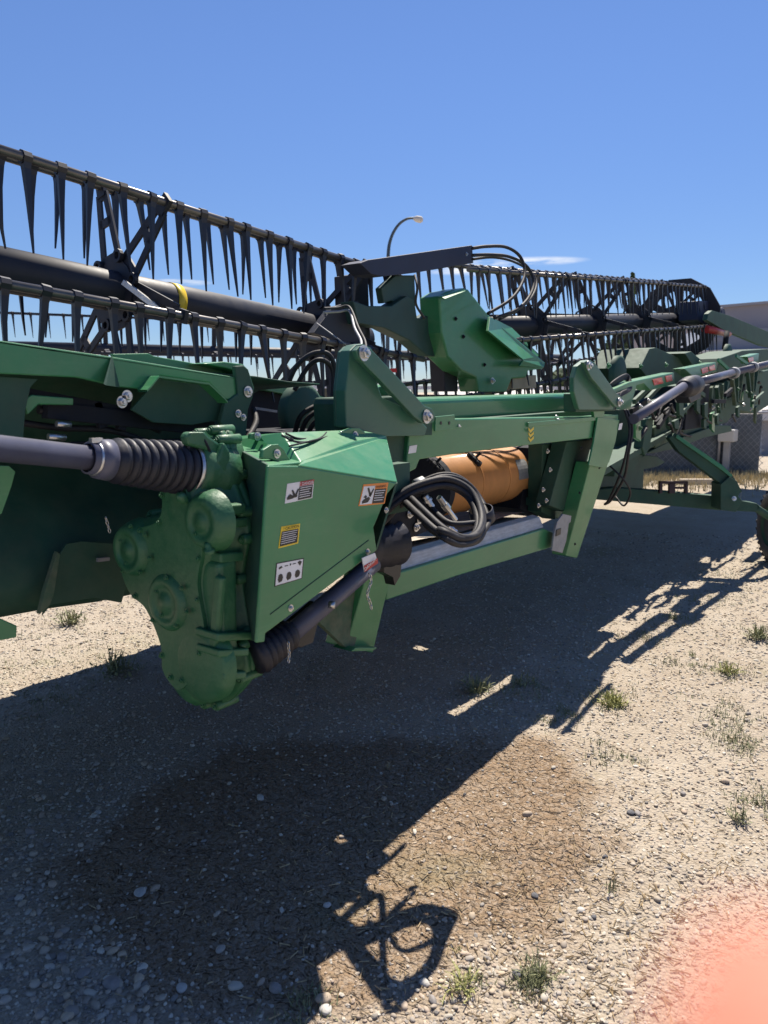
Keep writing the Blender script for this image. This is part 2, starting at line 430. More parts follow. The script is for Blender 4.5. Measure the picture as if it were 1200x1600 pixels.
def pebbles(name, x, y, r, sub, seed, sink=0.35):
    g = np.random.default_rng(seed); v, f = ico(sub); n = len(x); m = len(v)
    sc3 = np.stack([g.uniform(0.8, 1.35, n), g.uniform(0.65, 1.0, n), g.uniform(0.4, 0.75, n)], 1)
    V = v[None] * sc3[:, None, :] * r[:, None, None]
    V *= 1 + g.uniform(-0.16, 0.16, (n, m, 1))
    a = g.uniform(0, 2 * np.pi, n); ca, sa = np.cos(a)[:, None], np.sin(a)[:, None]
    tl = g.uniform(-0.35, 0.35, n)[:, None]
    z = V[..., 2] + V[..., 0] * tl
    xx = V[..., 0] * ca - V[..., 1] * sa; yy = V[..., 0] * sa + V[..., 1] * ca
    gz = ground_z(x, y) + r * (0.6 - sink) * 0.7
    co = np.stack([xx + x[:, None], yy + y[:, None], z + gz[:, None]], -1).reshape(-1, 3)
    F = (f[None] + (np.arange(n) * m)[:, None, None]).reshape(-1, 3)
    me = np_mesh(name, co, F, smooth=(sub > 1))
    ca_ = me.color_attributes.new('tone', 'FLOAT_COLOR', 'POINT')
    cc = PAL[g.integers(0, len(PAL), n)] * g.uniform(0.8, 1.12, (n, 1))
    cc = np.concatenate([np.repeat(cc, m, 0), np.ones((n * m, 1))], 1).astype(np.float32)
    ca_.data.foreach_set('color', cc.ravel())
    me.materials.append(stone_m)
    return me
def scatter(n, seed, near=1.0, spread=9.0, power=1.0):
    g = np.random.default_rng(seed)
    rr = near + (spread - near) * g.random(n) ** (1.0 + power * 0.6); an = YAW + g.uniform(-0.62, 0.62, n)
    return rr * np.cos(an), rr * np.sin(an), g
x, y, g = scatter(52000, 1, 1.5, 9.5, 1.0)
keep = ~(g.random(len(x)) < 0.88 * patch_w(x, y))
x, y = x[keep], y[keep]
r = 0.0028 + 0.0045 * g.random(len(x)) ** 2 + 0.0007 * np.hypot(x, y)
o = bpy.data.objects.new('gravel', pebbles('gravel', x, y, r, 1, 2)); col.objects.link(o); o['kind'] = 'stuff'
# cobble-sized stones, thick at the lower left and lower middle
def blob(cx, cy, s, n, seed):
    g = np.random.default_rng(seed); return cx + g.normal(0, s, n), cy + g.normal(0, s, n)
xs, ys, rs = [], [], []
for (u, v, s, n, sz) in ((120, 1480, 0.22, 420, 0.013), (250, 1560, 0.16, 160, 0.014), (40, 1300, 0.3, 260, 0.012), (780, 1520, 0.16, 300, 0.009), (560, 1570, 0.15, 110, 0.009), (420, 1200, 0.5, 260, 0.009), (950, 1250, 0.6, 500, 0.009), (1100, 1000, 1.0, 500, 0.011), (100, 1060, 0.7, 300, 0.012), (800, 1000, 0.8, 300, 0.011)):
    p = P(u, v, Z=0); a_, b_ = blob(p.x, p.y, s, n, int(u + v)); xs.append(a_); ys.append(b_)
    rs.append(sz * (0.45 + rng.random(n) ** 2.2 * 0.95))
x = np.concatenate(xs); y = np.concatenate(ys); r = np.concatenate(rs)
keep = ~(rng.random(len(x)) < 0.9 * patch_w(x, y)); x, y, r = x[keep], y[keep], r[keep]
o = bpy.data.objects.new('loose_gravel', pebbles('loose_gravel', x, y, r, 2, 5, 0.25)); col.objects.link(o); o['kind'] = 'stuff'

# straw and twig litter on the fine dirt
g = np.random.default_rng(21)
n = 2600
px = np.concatenate([g.normal(2.1, 0.5, 1500), g.uniform(1, 6, n - 1500)]); py = np.concatenate([g.normal(0.75, 0.4, 1500), g.uniform(-0.8, 2.2, n - 1500)])
ln = g.uniform(0.005, 0.022, n); an = g.uniform(0, np.pi, n); wd = g.uniform(0.0008, 0.002, n)
zz = ground_z(px, py) + 0.004
dx, dy = np.cos(an), np.sin(an)
pts = []
for s1, s2, hz in ((-1, -1, 0), (1, -1, 0), (1, 1, 0), (-1, 1, 0), (-1, 0, 1), (1, 0, 1)):
    pts.append(np.stack([px + dx * ln * s1 - dy * wd * s2, py + dy * ln * s1 + dx * wd * s2, zz + hz * wd * 1.6 + g.uniform(0, 0.002, n)], 1))
co = np.stack(pts, 1).reshape(-1, 3); base = (np.arange(n) * 6)[:, None]
F = np.concatenate([base + np.array([[0, 1, 5, 4]]), base + np.array([[2, 3, 4, 5]])], 0)
STRAW = mat('dry_straw', (0.40, 0.30, 0.17), 0.8, 0, 0.35, 40)
me = np_mesh('straw_litter', co, F, False); me.materials.append(STRAW)
o = bpy.data.objects.new('straw_litter', me); col.objects.link(o); o['kind'] = 'stuff'

# ================================================================== THE HEADER
H = empty('combine_header', (4.0, 2.4, 0.0), label='long green draper combine header with black tined reels parked raised over gravel', cat='combine header', group='combine headers parked in the yard')

def pl(name, pix, m, th=0.012, bevel=0.003, parent=None, off=(0, 0, 0), kind=None, mi_only=False, **k):
    """a plate whose outline lies on the plane X=, Y= or Z= given, with real thickness away from the yard side"""
    a = list(k.keys())[0]
    ex = {'X': (th, 0, 0), 'Y': (0, th, 0), 'Z': (0, 0, -th)}[a]
    pts = [P(u, v, **k) + Vector(off) for u, v in pix]
    return MB().prism(pts, ex).build(name, m, parent or H, bevel)

def bolt(c, nrm, r, parent, m=STEEL, name='bolt'):
    nrm = Vector(nrm).normalized(); c = Vector(c)
    mb = MB().lathe(c, nrm, [(0, 0.0001), (0, r * 1.5), (r * 0.25, r * 1.5), (r * 0.25, r * 0.9)], 16, False)
    mb.lathe(c, nrm, [(r * 0.25, r), (r * 0.95, r), (r * 1.05, r * 0.8), (r * 1.05, 0.0001)], 6, False)
    mb.lathe(c, nrm, [(r * 1.05, r * 0.45), (r * 1.5, r * 0.42), (r * 1.5, 0.0001)], 10, False)
    return mb.build(name, m, parent)
NY = (0, -1, 0)

# ---------------------------------------------------------------- reels
TL = 0.34
def tine_mesh(bend, name):
    mb = MB()
    # clip round the bar
    mb.lathe((0.0, 0, 0), (1, 0, 0), [(-0.018, 0.0001), (-0.018, 0.026), (0.018, 0.026), (0.018, 0.0001)], 8, False)
    prev = None
    prof = [(0.0, 0.0165, 0.018, 0), (0.08, 0.0135, 0.013, 0.0), (0.35, 0.0095, 0.009, 0.0), (0.75, 0.0055, 0.006, bend * 0.5), (1.0, 0.003, 0.003, bend)]
    vs = []
    for s_, wx, wy, bd in prof:
        z = -0.015 - s_ * TL; yo = -0.03 * s_ + bd * 0.4; xo = bd
        vs += [(xo - wx, yo - wy, z), (xo + wx, yo - wy, z), (xo + wx * 0.8, yo + wy, z), (xo - wx * 0.8, yo + wy, z)]
    fs = []
    for i in range(len(prof) - 1):
        for k_ in range(4):
            a_, b_ = i * 4 + k_, i * 4 + (k_ + 1) % 4
            fs.append([a_, b_, b_ + 4, a_ + 4])
    fs.append([16, 17, 18, 19])
    mb.add(vs, fs)
    me = bpy.data.meshes.new(name); me.from_pydata(mb.v, [], mb.f); me.materials.append(PLAST)
    me.polygons.foreach_set('use_smooth', mb.sm); me.update()
    return me
TINES = [tine_mesh(b_, 'tine') for b_ in (0.0, 0.012, -0.01, 0.022)]
TV = np.array([v.co for v in TINES[0].vertices]); TF = [list(p.vertices) for p in TINES[0].polygons]

def reel(root, A, B, R, phases, step, stuff_ph=(), tube_r=0.095, hubs=(), mats=(REELM, BAR), rj=0.0):
    A, B = Vector(A), Vector(B); d = (B - A).normalized(); Ln = (B - A).length
    ax_y = Vector((0, 1, 0)); ax_y = (ax_y - d * ax_y.dot(d)).normalized(); ax_z = d.cross(ax_y)
    if ax_z.z < 0: ax_z = -ax_z
    mb = MB().lathe(A, d, [(0, 0.0001), (0, tube_r), (Ln, tube_r), (Ln, 0.0001)], 32, True)
    mb.sm = [s_ and True for s_ in mb.sm]
    tb = mb.build('reel_tube', mats[0], root)
    offs = {}
    for ph in phases:
        o_ = ax_y * (R * math.cos(R_(ph))) + ax_z * (R * math.sin(R_(ph))); offs[ph] = o_
        bar = MB().tube([A + o_, B + o_], 0.019, 8, False).build('reel_bat', mats[1], root)
        n_ = int(Ln / step); tv = []; tf = []
        for i in range(n_):
            s_ = (i + 0.5 + random.uniform(-0.12, 0.12) + ((ph * 7) % 10) / 25) * step
            if s_ > Ln: continue
            p = A + o_ + d * s_
            if ph in stuff_ph:
                b0 = len(tv); tv += [Vector(q_) + p for q_ in TV]; tf += [[j + b0 for j in f_] for f_ in TF]
            else:
                me = TINES[random.choice((0, 0, 0, 1, 2, 3))]
                o2 = bpy.data.objects.new('tine', me)
                o2.rotation_euler = (random.uniform(-0.09, 0.09), random.gauss(0, 0.05) - math.asin(d.z), random.uniform(-0.12, 0.12))
                link(o2, bar, p)
        if tv:
            mm_ = MB().add(tv, tf).build('tine_row', PLAST, bar); mm_['kind'] = 'stuff'
    for s_ in hubs:
        c_ = A + d * s_
        hb = MB().lathe(c_ - d * 0.015, d, [(0, 0.0001), (0, tube_r * 1.6), (0.03, tube_r * 1.6), (0.03, 0.0001)], 16, False)
        for k_ in range(6):                        # ear rings on the hub
            a_ = R_(phases[0] + 30 + 60 * k_); e = ax_y * math.cos(a_) + ax_z * math.sin(a_)
            hb.lathe(c_ - d * 0.03 + e * tube_r * 1.75, d, [(0, 0.018), (0, 0.032), (0.02, 0.032), (0.02, 0.018), (0, 0.018)], 12, False)
        hub = hb.build('reel_hub', mats[0], root)
        for ph in phases:
            o_ = offs[ph]; u_ = o_.normalized(); tt = u_.cross(d)
            # forked stamped arm: two outer rails, a web with openings
            am = MB()
            r0, r1 = tube_r * 1.2, R
            for sg in (-1, 1):
                am.bar(c_ + u_ * r0 + tt * sg * 0.065, c_ + u_ * r1 * 0.93 + tt * sg * 0.026, 0.012, 0.036, up=tt)
            for fr, hw in ((0.12, 0.066), (0.56, 0.046), (0.88, 0.032)):
                c2 = c_ + u_ * (r0 + (r1 - r0) * fr)
                am.bar(c2 - tt * hw, c2 + tt * hw, 0.012, 0.04, up=u_)
            am.bar(c_ + u_ * (r1 * 0.9), c_ + u_ * (r1 + 0.03), 0.02, 0.06, up=tt)
            am.build('reel_arm', mats[0], hub)
    return tb

LA = Vector((0.95, 3.3, 2.16 + 0.05)); LB = Vector((4.15, 3.3, 2.00))
LPH = [196, 136, 76, 16, 316, 256]
reel(H, LA, LB, 0.52, LPH, 0.142, hubs=(1.29, 2.72))
# yellow ring and black bolts on the left tube, chrome pushrod of the bat timing
dl = (LB - LA).normalized()
yr = P(268, 468, Y=3.3); s_ = (yr - LA).dot(dl)
MB().lathe(LA + dl * (s_ - 0.025), dl, [(0, 0.096), (0, 0.0985), (0.05, 0.0985), (0.05, 0.096)], 32).build('yellow_band', YELL, H, label='yellow band round the left reel tube')
MB().bar(P(193, 441, Y=3.12), P(252, 486, Y=2.95), 0.02, 0.024).build('timing_rod', STEEL, H)
RA = Vector((4.95, 3.3, 2.11)); RB = Vector((11.25, 3.3, 2.65))
RPH = [191, 131, 71, 11, 311, 251]
reel(H, RA, RB, 0.55, RPH, 0.165, stuff_ph=(11, 311), hubs=(1.7, 3.15, 4.6, 6.1))
# end shields and cam disc of the right reel
dr = (RB - RA).normalized()
ring = MB()
ring.lathe(RB + dr * 0.02, dr, [(0, 0.40), (0, 0.57), (0.03, 0.57), (0.03, 0.40), (0, 0.40)], 12, False)
ring.lathe(RB + dr * 0.0, dr, [(0, 0.0001), (0, 0.17), (0.03, 0.17), (0.03, 0.0001)], 20, False)
for k_ in range(6):
    a_ = R_(30 + 60 * k_); u_ = Vector((0, math.cos(a_), math.sin(a_)))
    ring.bar(RB + dr * 0.03 + u_ * 0.12, RB + dr * 0.03 + u_ * 0.44, 0.10, 0.02, up=dr)
ring.build('reel_cam_disc', REELM, H)
pl('reel_motor_box', [(1092, 470), (1107, 470), (1112, 486), (1120, 500), (1106, 510), (1090, 500)], NAVY, 0.25, 0.01, Y=2.9)

# ---------------------------------------------------------------- centre frame
UBY = 1.84
ub = pl('upper_beam', [(634, 741), (640, 668), (672, 661), (680, 655), (966, 650), (966, 662), (962, 690), (930, 684), (830, 695), (720, 708), (656, 718), (650, 733)], GREEN, 0.11, 0.006, Y=UBY)
pl('beam_top_flange', [(826, 660), (966, 648), (966, 654), (826, 667)], GREEN, 0.20, 0.002, Y=UBY - 0.012)
pl('beam_tab', [(927, 637), (945, 637), (944, 652), (929, 653)], GREEN, 0.02, 0.002, Y=UBY - 0.016)
pl('gusset_plate', [(934, 652), (968, 656), (962, 690), (952, 722), (942, 731), (920, 727), (928, 690)], GREEN, 0.012, 0.003, Y=UBY - 0.02)
# leg under the gusset leans inwards and away to the raked foot
def slab(name, quad_top, quad_bot, Yt, Yb, dep, m=GREEN, bevel=0.005):
    a_, b_ = [P(*q_, Y=Yt) for q_ in quad_top]; c_, d_ = [P(*q_, Y=Yb) for q_ in quad_bot]
    return MB().prism([a_, b_, d_, c_], (0, dep, 0)).build(name, m, H, bevel)
slab('frame_leg', [(923, 722), (951, 722)], [(884, 868), (902, 872)], UBY, 1.97, 0.10)
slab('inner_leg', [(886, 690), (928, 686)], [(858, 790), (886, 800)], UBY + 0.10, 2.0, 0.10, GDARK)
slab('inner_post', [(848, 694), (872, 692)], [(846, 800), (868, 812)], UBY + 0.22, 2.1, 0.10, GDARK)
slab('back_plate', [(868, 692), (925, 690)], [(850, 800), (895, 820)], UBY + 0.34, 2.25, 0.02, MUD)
# latch plate, galvanised
pl('latch_plate', [(880, 803), (893, 806), (892, 815), (889, 818), (885, 845), (879, 864), (863, 860), (866, 835), (871, 815)], GALV, 0.012, 0.002, Y=1.87)
pl('latch_slot', [(870, 828), (877, 825), (876, 835), (869, 838)], INK, 0.004, 0, Y=1.865)
LBY = 1.92
pl('lower_beam', [(604, 903), (607, 899), (850, 826), (884, 838), (883, 849), (720, 898), (604, 938)], GREEN, 0.10, 0.006, Y=LBY)
slab('frame_leg', [(578, 880), (611, 900)], [(541, 1012), (583, 1020)], LBY - 0.02, 1.97, 0.12)
pl('leg_side_plate', [(498, 972), (560, 895), (584, 890), (552, 1019), (538, 1010)], MUD, 0.03, 0.002, Y=LBY + 0.04)
pl('foot_plate', [(548, 1018), (583, 1017), (590, 1012), (556, 1012)], GREEN, 0.10, 0.002, Y=LBY)
# aluminium lip and dusty apron
a_, b_ = P(627, 893, Y=LBY + 0.02), P(850, 824, Y=LBY + 0.02); up_ = Vector((0, 0.03, 0.062))
MB().prism([a_, b_, b_ + up_, a_ + up_], (0, 0.05, 0.01)).build('apron_lip', ALU, H, 0.006)
ap = MB(); n_ = 10
a2, b2 = a_ + Vector((0, 0.20, 0.05)), b_ + Vector((0.15, 0.20, 0.05))  # apron set back, leaving a gap for the sunlit slit
for i in range(n_):
    s0, s1 = i / n_, (i + 1) / n_
    zb0, zb1 = 0.012 * math.sin(s0 * 9), 0.012 * math.sin(s1 * 9)
    ap.add([a2.lerp(b2, s0) + Vector((0, 0, zb0)), a2.lerp(b2, s1) + Vector((0, 0, zb1)), a2.lerp(b2, s1) + Vector((0, 1.7, -0.14)), a2.lerp(b2, s0) + Vector((0, 1.7, -0.14)),
            a2.lerp(b2, s0) + Vector((0, 0, -0.03)), a2.lerp(b2, s1) + Vector((0, 0, -0.03)), a2.lerp(b2, s1) + Vector((0, 1.7, -0.17)), a2.lerp(b2, s0) + Vector((0, 1.7, -0.17))],
           [[0, 1, 2, 3], [7, 6, 5, 4]])
ap.build('feed_apron', APRON, H)
MB().box((3.05, 2.07, 0.845), 1.0, 0.12, 0.03).build('apron_gap_strip', APRON, H)  # added strip limiting the sunlit slit, pale to imitate a sunlit deck
# top tube
tt = MB()
A_, B_ = P(596, 637, Y=2.12), P(958, 625, Y=2.12)
A_.z -= 0.02
tt.bar(A_, B_, 0.17, 0.125)
tt.build('main_tube', GREEN, H, 0.03, seg=4)
pl('tube_shelf', [(640, 662), (930, 640), (930, 652), (640, 672)], GDARK, 0.2, 0.002, Y=UBY + 0.112)
for u, v in ((717, 667), (869, 651), (872, 656)):
    bolt(P(u, v, Y=UBY - 0.002), (0, 0, 1), 0.008, H)
# holes bracket beside the link
pb = pl('hole_bracket', [(681, 651), (711, 648), (711, 671), (680, 674)], GREEN, 0.010, 0.002, Y=1.79)
for u in (689, 702): 
    c_ = P(u, 661, Y=1.789); MB().lathe(c_, NY, [(0, 0.0075), (0.0015, 0.0075), (0.0015, 0.0001)], 12, False).build('hole', INK, pb)
# dark box with pale top edge left of the beam
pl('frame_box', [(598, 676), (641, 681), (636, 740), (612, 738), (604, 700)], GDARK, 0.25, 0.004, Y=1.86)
pl('box_lid', [(597, 671), (622, 670), (641, 676), (641, 681), (598, 677)], GREEN, 0.25, 0.002, Y=1.84)
wl_ = pl('paper_label', [(640, 697), (652, 695), (650, 707), (638, 709)], WHITE, 0.001, 0, Y=UBY - 0.0025)
pl('paper_label', [(968, 645 + 17), (973, 661), (971, 671), (966, 672)], WHITE, 0.001, 0, Y=UBY - 0.026)
for i in range(3):                # three yellow chevrons
    v0 = 668 + i * 7.2
    pl('yellow_chevron', [(826, v0), (829, v0 + 4), (834, v0 - 1), (834, v0 + 3), (829, v0 + 8.4), (826, v0 + 4)], YELL, 0.001, 0, Y=UBY - 0.0135 if i == 0 else UBY - 0.0025)

# orange brown drum between the frames
dA, dB = P(668, 762, Y=2.35), P(798, 745, Y=2.35)
dd = (dB - dA); dd.z = 0; dn = dd.length; dd.normalize(); rD = 0.175
dr_ = MB().lathe(dA, dd, [(0, 0.0001), (0, rD * 0.93), (0.01, rD), (dn, rD), (dn + 0.01, rD * 1.03), (dn + 0.03, rD * 1.03), (dn + 0.03, rD * 0.94), (dn - 0.03, rD * 0.9), (dn - 0.03, 0.0001)], 40, True).build('feed_drum', ORANGE, H)
MB().lathe(dA + dd * (dn + 0.03), dd, [(0, rD * 1.0), (0.08, rD * 0.99), (0.10, rD * 0.9), (0.10, 0.0001)], 36).build('drum_end_cap', RUB, dr_)
MB().lathe(dA - dd * 0.05, dd, [(0, 0.0001), (0, rD * 1.05), (0.05, rD * 1.05)], 36, False).build('drum_end_cap', VOID, dr_)
for u, v in ((688, 722), (750, 714)):          # black finger guides on the drum
    c_ = P(u, v, Y=2.2); c_.z = c_.z
    m_ = MB()
    th = R_(128); c2 = Vector((c_.x, dA.y + rD * math.cos(th), dA.z + rD * math.sin(th))); nn = Vector((0, math.cos(th), math.sin(th))); tg = Vector((0, -nn.z, nn.y))
    m_.bar(c2 - tg * 0.05 + nn * .004, c2 + tg * 0.05 + nn * .004, 0.02, 0.02, up=nn)
    for s_ in (-0.03, 0, 0.035): m_.lathe(c2 + tg * s_, nn, [(0, 0.022), (0.02, 0.019), (0.026, 0.0001)], 10, False)
    m_.bar(c2 + nn * 0.01, c2 + nn * 0.055 + Vector((0.02, 0, 0)), 0.012, 0.012, up=tg)
    m_.build('finger_guide', VOID, dr_)
th = R_(168); nn = Vector((0, math.cos(th), math.sin(th)))
hc = dA + dd * (dn * 0.82) + Vector((0, rD * math.cos(th), rD * math.sin(th)))
for f_ in (0.33, 0.66):
    MB().lathe(dA + dd * dn * f_, dd, [(-0.004, rD), (-0.003, rD + 0.004), (0.003, rD + 0.004), (0.004, rD)], 40).build('drum_seam', ORANGE, dr_)
gp = []
for k_ in range(7):
    for s_ in (-1, 1):
        a_ = R_(143 + k_ * 7); gp.append(dA + dd * (dn * 0.84 + s_ * 0.07 * (1 if k_ else 0.8)) + Vector((0, (rD + 0.003) * math.cos(a_), (rD + 0.003) * math.sin(a_))))
MB().add(gp, [[2 * i, 2 * i + 1, 2 * i + 3, 2 * i + 2] for i in range(6)]).build('drum_cover_plate', GALV, dr_)
# dark interior behind the drum
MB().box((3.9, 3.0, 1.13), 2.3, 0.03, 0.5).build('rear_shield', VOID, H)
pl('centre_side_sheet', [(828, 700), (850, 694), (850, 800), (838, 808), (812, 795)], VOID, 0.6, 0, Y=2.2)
MB().bar(P(700, 800, Y=2.2), P(712, 745, Y=2.2), 0.02, 0.02).build('brace', GREEN, H)
for u, v in ((855, 705), (859, 734), (848, 765), (853, 782), (841, 790)): bolt(P(u, v, Y=1.96), NY, 0.010, H)
for u, v in ((905, 770), (908, 700), (936, 731), (898, 850)): bolt(P(u, v, Y=1.83), NY, 0.006, H, VOID)

# ---------------------------------------------------------------- pivot links
def pivot(pl_pix, base_pix, link_pix, b1, b2, Y0, th, GREEN=GREEN, twin=True):
    o_ = pl('pivot_bracket', pl_pix, GREEN, th, 0.005, Y=Y0)
    if twin: pl('pivot_bracket', pl_pix, GREEN, 0.014, 0.004, off=(0.05, th * 0.2 + 0.08, 0), Y=Y0)
    pl('bracket_base', base_pix, GDARK, 0.22 if twin else 0.08, 0.006, Y=Y0 + 0.02)
    lk = pl('pivot_link', link_pix, GREEN, 0.022, 0.004, Y=Y0 - 0.05)
    lk2 = pl('pivot_link', link_pix, GREEN, 0.02, 0.004, off=(0.03, 0.03, 0.0), Y=Y0 + 0.03)
    for b_, r_ in ((b1, 0.019), (b2, 0.019)):
        bolt(P(*b_, Y=Y0 - 0.052), NY, r_, lk)
pivot([(541, 668), (540, 610), (547, 548), (556, 539), (568, 537), (580, 543), (588, 560), (590, 600), (598, 622), (640, 640), (668, 668), (664, 681), (600, 682)],
      [(557, 632), (560, 622), (640, 618), (676, 640), (676, 680), (560, 680)],
      [(556, 548), (562, 541), (572, 540), (582, 547), (664, 634), (675, 638), (680, 648), (679, 658), (671, 663), (660, 661), (648, 652), (590, 590), (560, 560)],
      (568, 552), (666, 651), 1.78, 0.05, GSHADE)
pl('bracket_shelf', [(590, 606), (605, 601), (626, 618), (600, 624)], GREEN, 0.12, 0.003, Y=1.9)
MB().tube([P(590, 594, Y=1.9), P(612, 610, Y=1.9)], 0.008, 10).build('pivot_pin', STEEL, H)
pivot([(897, 612), (897, 590), (902, 572), (914, 563), (924, 563), (930, 570), (934, 600), (960, 625), (958, 640), (905, 640)],
      [(900, 615), (958, 612), (962, 642), (900, 644)],
      [(912, 566), (920, 562), (929, 566), (964, 615), (973, 621), (975, 630), (970, 637), (962, 636), (924, 590)],
      (919, 571), (967, 628), 1.78, 0.03, GSHADE, False)

# ---------------------------------------------------------------- reel lift arm and hood in the middle
def loft(name, pix, m, Y0, th, bevel=0.006): return pl(name, pix, m, th, bevel, Y=Y0)
loft('lift_channel', [(562, 411), (575, 406), (738, 383), (740, 411), (650, 426), (600, 432), (580, 428)], NAVY, 2.750, 0.14, 0.004)
bolt(P(729, 397, Y=2.750), NY, 0.008, H)
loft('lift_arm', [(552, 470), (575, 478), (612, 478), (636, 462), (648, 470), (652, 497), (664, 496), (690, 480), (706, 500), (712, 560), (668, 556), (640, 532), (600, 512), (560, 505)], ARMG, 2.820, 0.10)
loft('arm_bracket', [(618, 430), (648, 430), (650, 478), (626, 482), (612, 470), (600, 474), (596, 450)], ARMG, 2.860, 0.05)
loft('arm_post', [(545, 430), (575, 425), (580, 560), (560, 560), (548, 520)], REELM, 3.050, 0.12)
loft('arm_post', [(690, 500), (712, 500), (716, 612), (696, 612)], REELM, 2.860, 0.12)
hood = loft('gear_hood', [(687, 463), (700, 455), (723, 450), (732, 452), (757, 484), (765, 493), (778, 504), (852, 566), (849, 576), (826, 579), (822, 590), (800, 592), (792, 612), (748, 612), (744, 590), (722, 580), (700, 558), (690, 520)], GREEN, 2.720, 0.16, 0.012)
# lit bevelled top faces of the hood
def quad(name, pts, m, parent, th=(0, 0.02, 0.0)):
    return MB().prism([P(u, v, Y=Y_) for u, v, Y_ in pts], th).build(name, m, parent, 0.003)
quad('hood_facet', [(766, 495, 2.660), (800, 512, 2.800), (845, 556, 2.800), (818, 562, 2.600), (763, 517, 2.620)], GREEN, hood)
quad('hood_facet', [(818, 563, 2.600), (852, 566, 2.750), (850, 574, 2.700), (812, 572, 2.600)], GREEN, hood)
quad('hood_facet', [(688, 463, 2.700), (724, 450, 2.700), (728, 455, 2.680), (696, 467, 2.660)], GREEN, hood)
pl('hood_label', [(800, 590), (838, 586), (838, 606), (800, 608)], CANVAS, 0.1, 0.004, Y=2.750)
bolt(P(769, 595, Y=2.700), NY, 0.016, H)
for u, v in ((757, 570), (724, 526), (712, 498)): bolt(P(u, v, Y=2.715), NY, 0.009, H, VOID)
# hydraulic hoses arching from the channel down into the hood
def hose(pts, r=0.011, m=HOSE, name='hydraulic_hose', parent=H):
    return MB().tube([P(u, v, Y=Y_) for u, v, Y_ in pts], r, 8).build(name, m, parent)
hose([(738, 388, 2.6), (760, 385, 2.58), (790, 386, 2.55), (812, 400, 2.5), (820, 425, 2.45), (812, 450, 2.42), (795, 470, 2.42), (762, 490, 2.48)], 0.011)
hose([(738, 399, 2.6), (765, 398, 2.58), (795, 401, 2.55), (822, 415, 2.5), (834, 440, 2.45), (826, 465, 2.42), (805, 485, 2.42), (772, 497, 2.48)], 0.011)
hose([(738, 405, 2.62), (770, 402, 2.6), (800, 408, 2.6), (826, 422, 2.6), (838, 440, 2.55), (832, 462, 2.5), (812, 482, 2.46), (780, 499, 2.5)], 0.009)
hose([(648, 430, 2.5), (652, 450, 2.45), (650, 475, 2.5), (663, 497, 2.5)], 0.007)
# folded steel pipes beside the left pivot
for k_ in range(2):
    hose([(506, 482 + 6 * k_, 2.3), (528, 481 + 6 * k_, 2.3), (546, 480 + 6 * k_, 2.25), (560 - 6 * k_, 512, 2.1), (570 - 6 * k_, 532, 2.0), (572 - 8 * k_, 545, 1.95)], 0.006, GALV if k_ else HOSE, 'steel_pipe')
hose([(495, 505, 2.4), (540, 538, 2.2)], 0.003, GALV, 'cable')
loft('reel_end_plate', [(520, 480), (560, 470), (572, 520), (560, 545), (520, 530), (490, 520)], REELM, 2.9, 0.05, 0.003)

# ---------------------------------------------------------------- hose bundle in front of the drum
bun = []
def bundle(k_, n_):
    a_ = 2 * math.pi * k_ / n_; ou, ov = 8 * math.cos(a_), 8 * math.sin(a_); oy = 0.014 * math.sin(a_ * 2 + 1)
    base_ = [(592, 812, 1.66), (622, 784, 1.62), (655, 766, 1.58), (700, 756, 1.53), (737, 772, 1.46), (753, 806, 1.38), (746, 834, 1.32), (720, 843, 1.31), (690, 832, 1.35), (664, 810, 1.45), (640, 785, 1.58)]
    return [(u + ou * (0.7 + 0.3 * math.sin(i + k_)), v + ov * (0.6 + 0.5 * math.cos(i * 0.7 + k_)), y_ + oy) for i, (u, v, y_) in enumerate(base_)]
for k_ in range(7):
    p_ = bundle(k_, 7)
    if k_ % 3 == 2: p_ = p_[:9] + [(668, 822, 1.6), (655, 800, 1.65)]
    bun.append(hose(p_, 0.0135 if k_ % 2 else 0.011))
hose([(590, 802, 1.66), (640, 768, 1.60), (690, 745, 1.54), (730, 755, 1.49), (757, 790, 1.42), (764, 815, 1.36), (748, 840, 1.32)], 0.010)
hose([(600, 790, 1.68), (650, 757, 1.62), (690, 741, 1.56), (722, 748, 1.51), (750, 778, 1.44), (762, 806, 1.37)], 0.009)
hose([(660, 775, 1.60), (680, 800, 1.52), (705, 818, 1.42), (742, 817, 1.37)], 0.011)
# straps, couplers, valve block
MB().tube([P(650, 762, Y=1.60), P(664, 756, Y=1.58)], 0.032, 10, False).build('hose_strap', GALV, H)
MB().lathe(P(745, 795, Y=1.48), P(760, 788, Y=1.48) - P(745, 795, Y=1.48), [(-0.03, 0.05)], 10)
c0, c1 = P(733, 800, Y=1.47), P(767, 792, Y=1.47)
dwn = (P(752, 806, Y=1.47) - P(748, 788, Y=1.47)).normalized()
MB().lathe(P(751, 796, Y=1.40), dwn, [(0, 0.043), (0.002, 0.047), (0.05, 0.047), (0.052, 0.043)], 20).build('rubber_band', RUB, H)
for a_, b_, r_ in (((686, 777), (712, 812), 0.012), ((664, 775), (676, 792), 0.013), ((700, 823), (713, 831), 0.011)):
    A1, B1 = P(*a_, Y=1.56), P(*b_, Y=1.54); Ln = (B1 - A1).length; d1 = B1 - A1
    MB().lathe(A1, d1, [(0, 0.0001), (0, r_), (Ln * .3, r_), (Ln * .3, r_ * 1.3), (Ln * .5, r_ * 1.3), (Ln * .5, r_ * .8), (Ln, r_ * .8), (Ln, 0.0001)], 8, False).build('hose_coupler', STEEL, H)
vb = pl('valve_block', [(606, 800), (640, 785), (668, 800), (672, 828), (645, 840), (612, 835)], VOID, 0.16, 0.01, Y=1.72)
for u, v in ((640, 803), (655, 812), (650, 824)): bolt(P(u, v, Y=1.715), NY, 0.012, vb)
rb_ = MB(); cR = P(604, 850, Y=1.75)
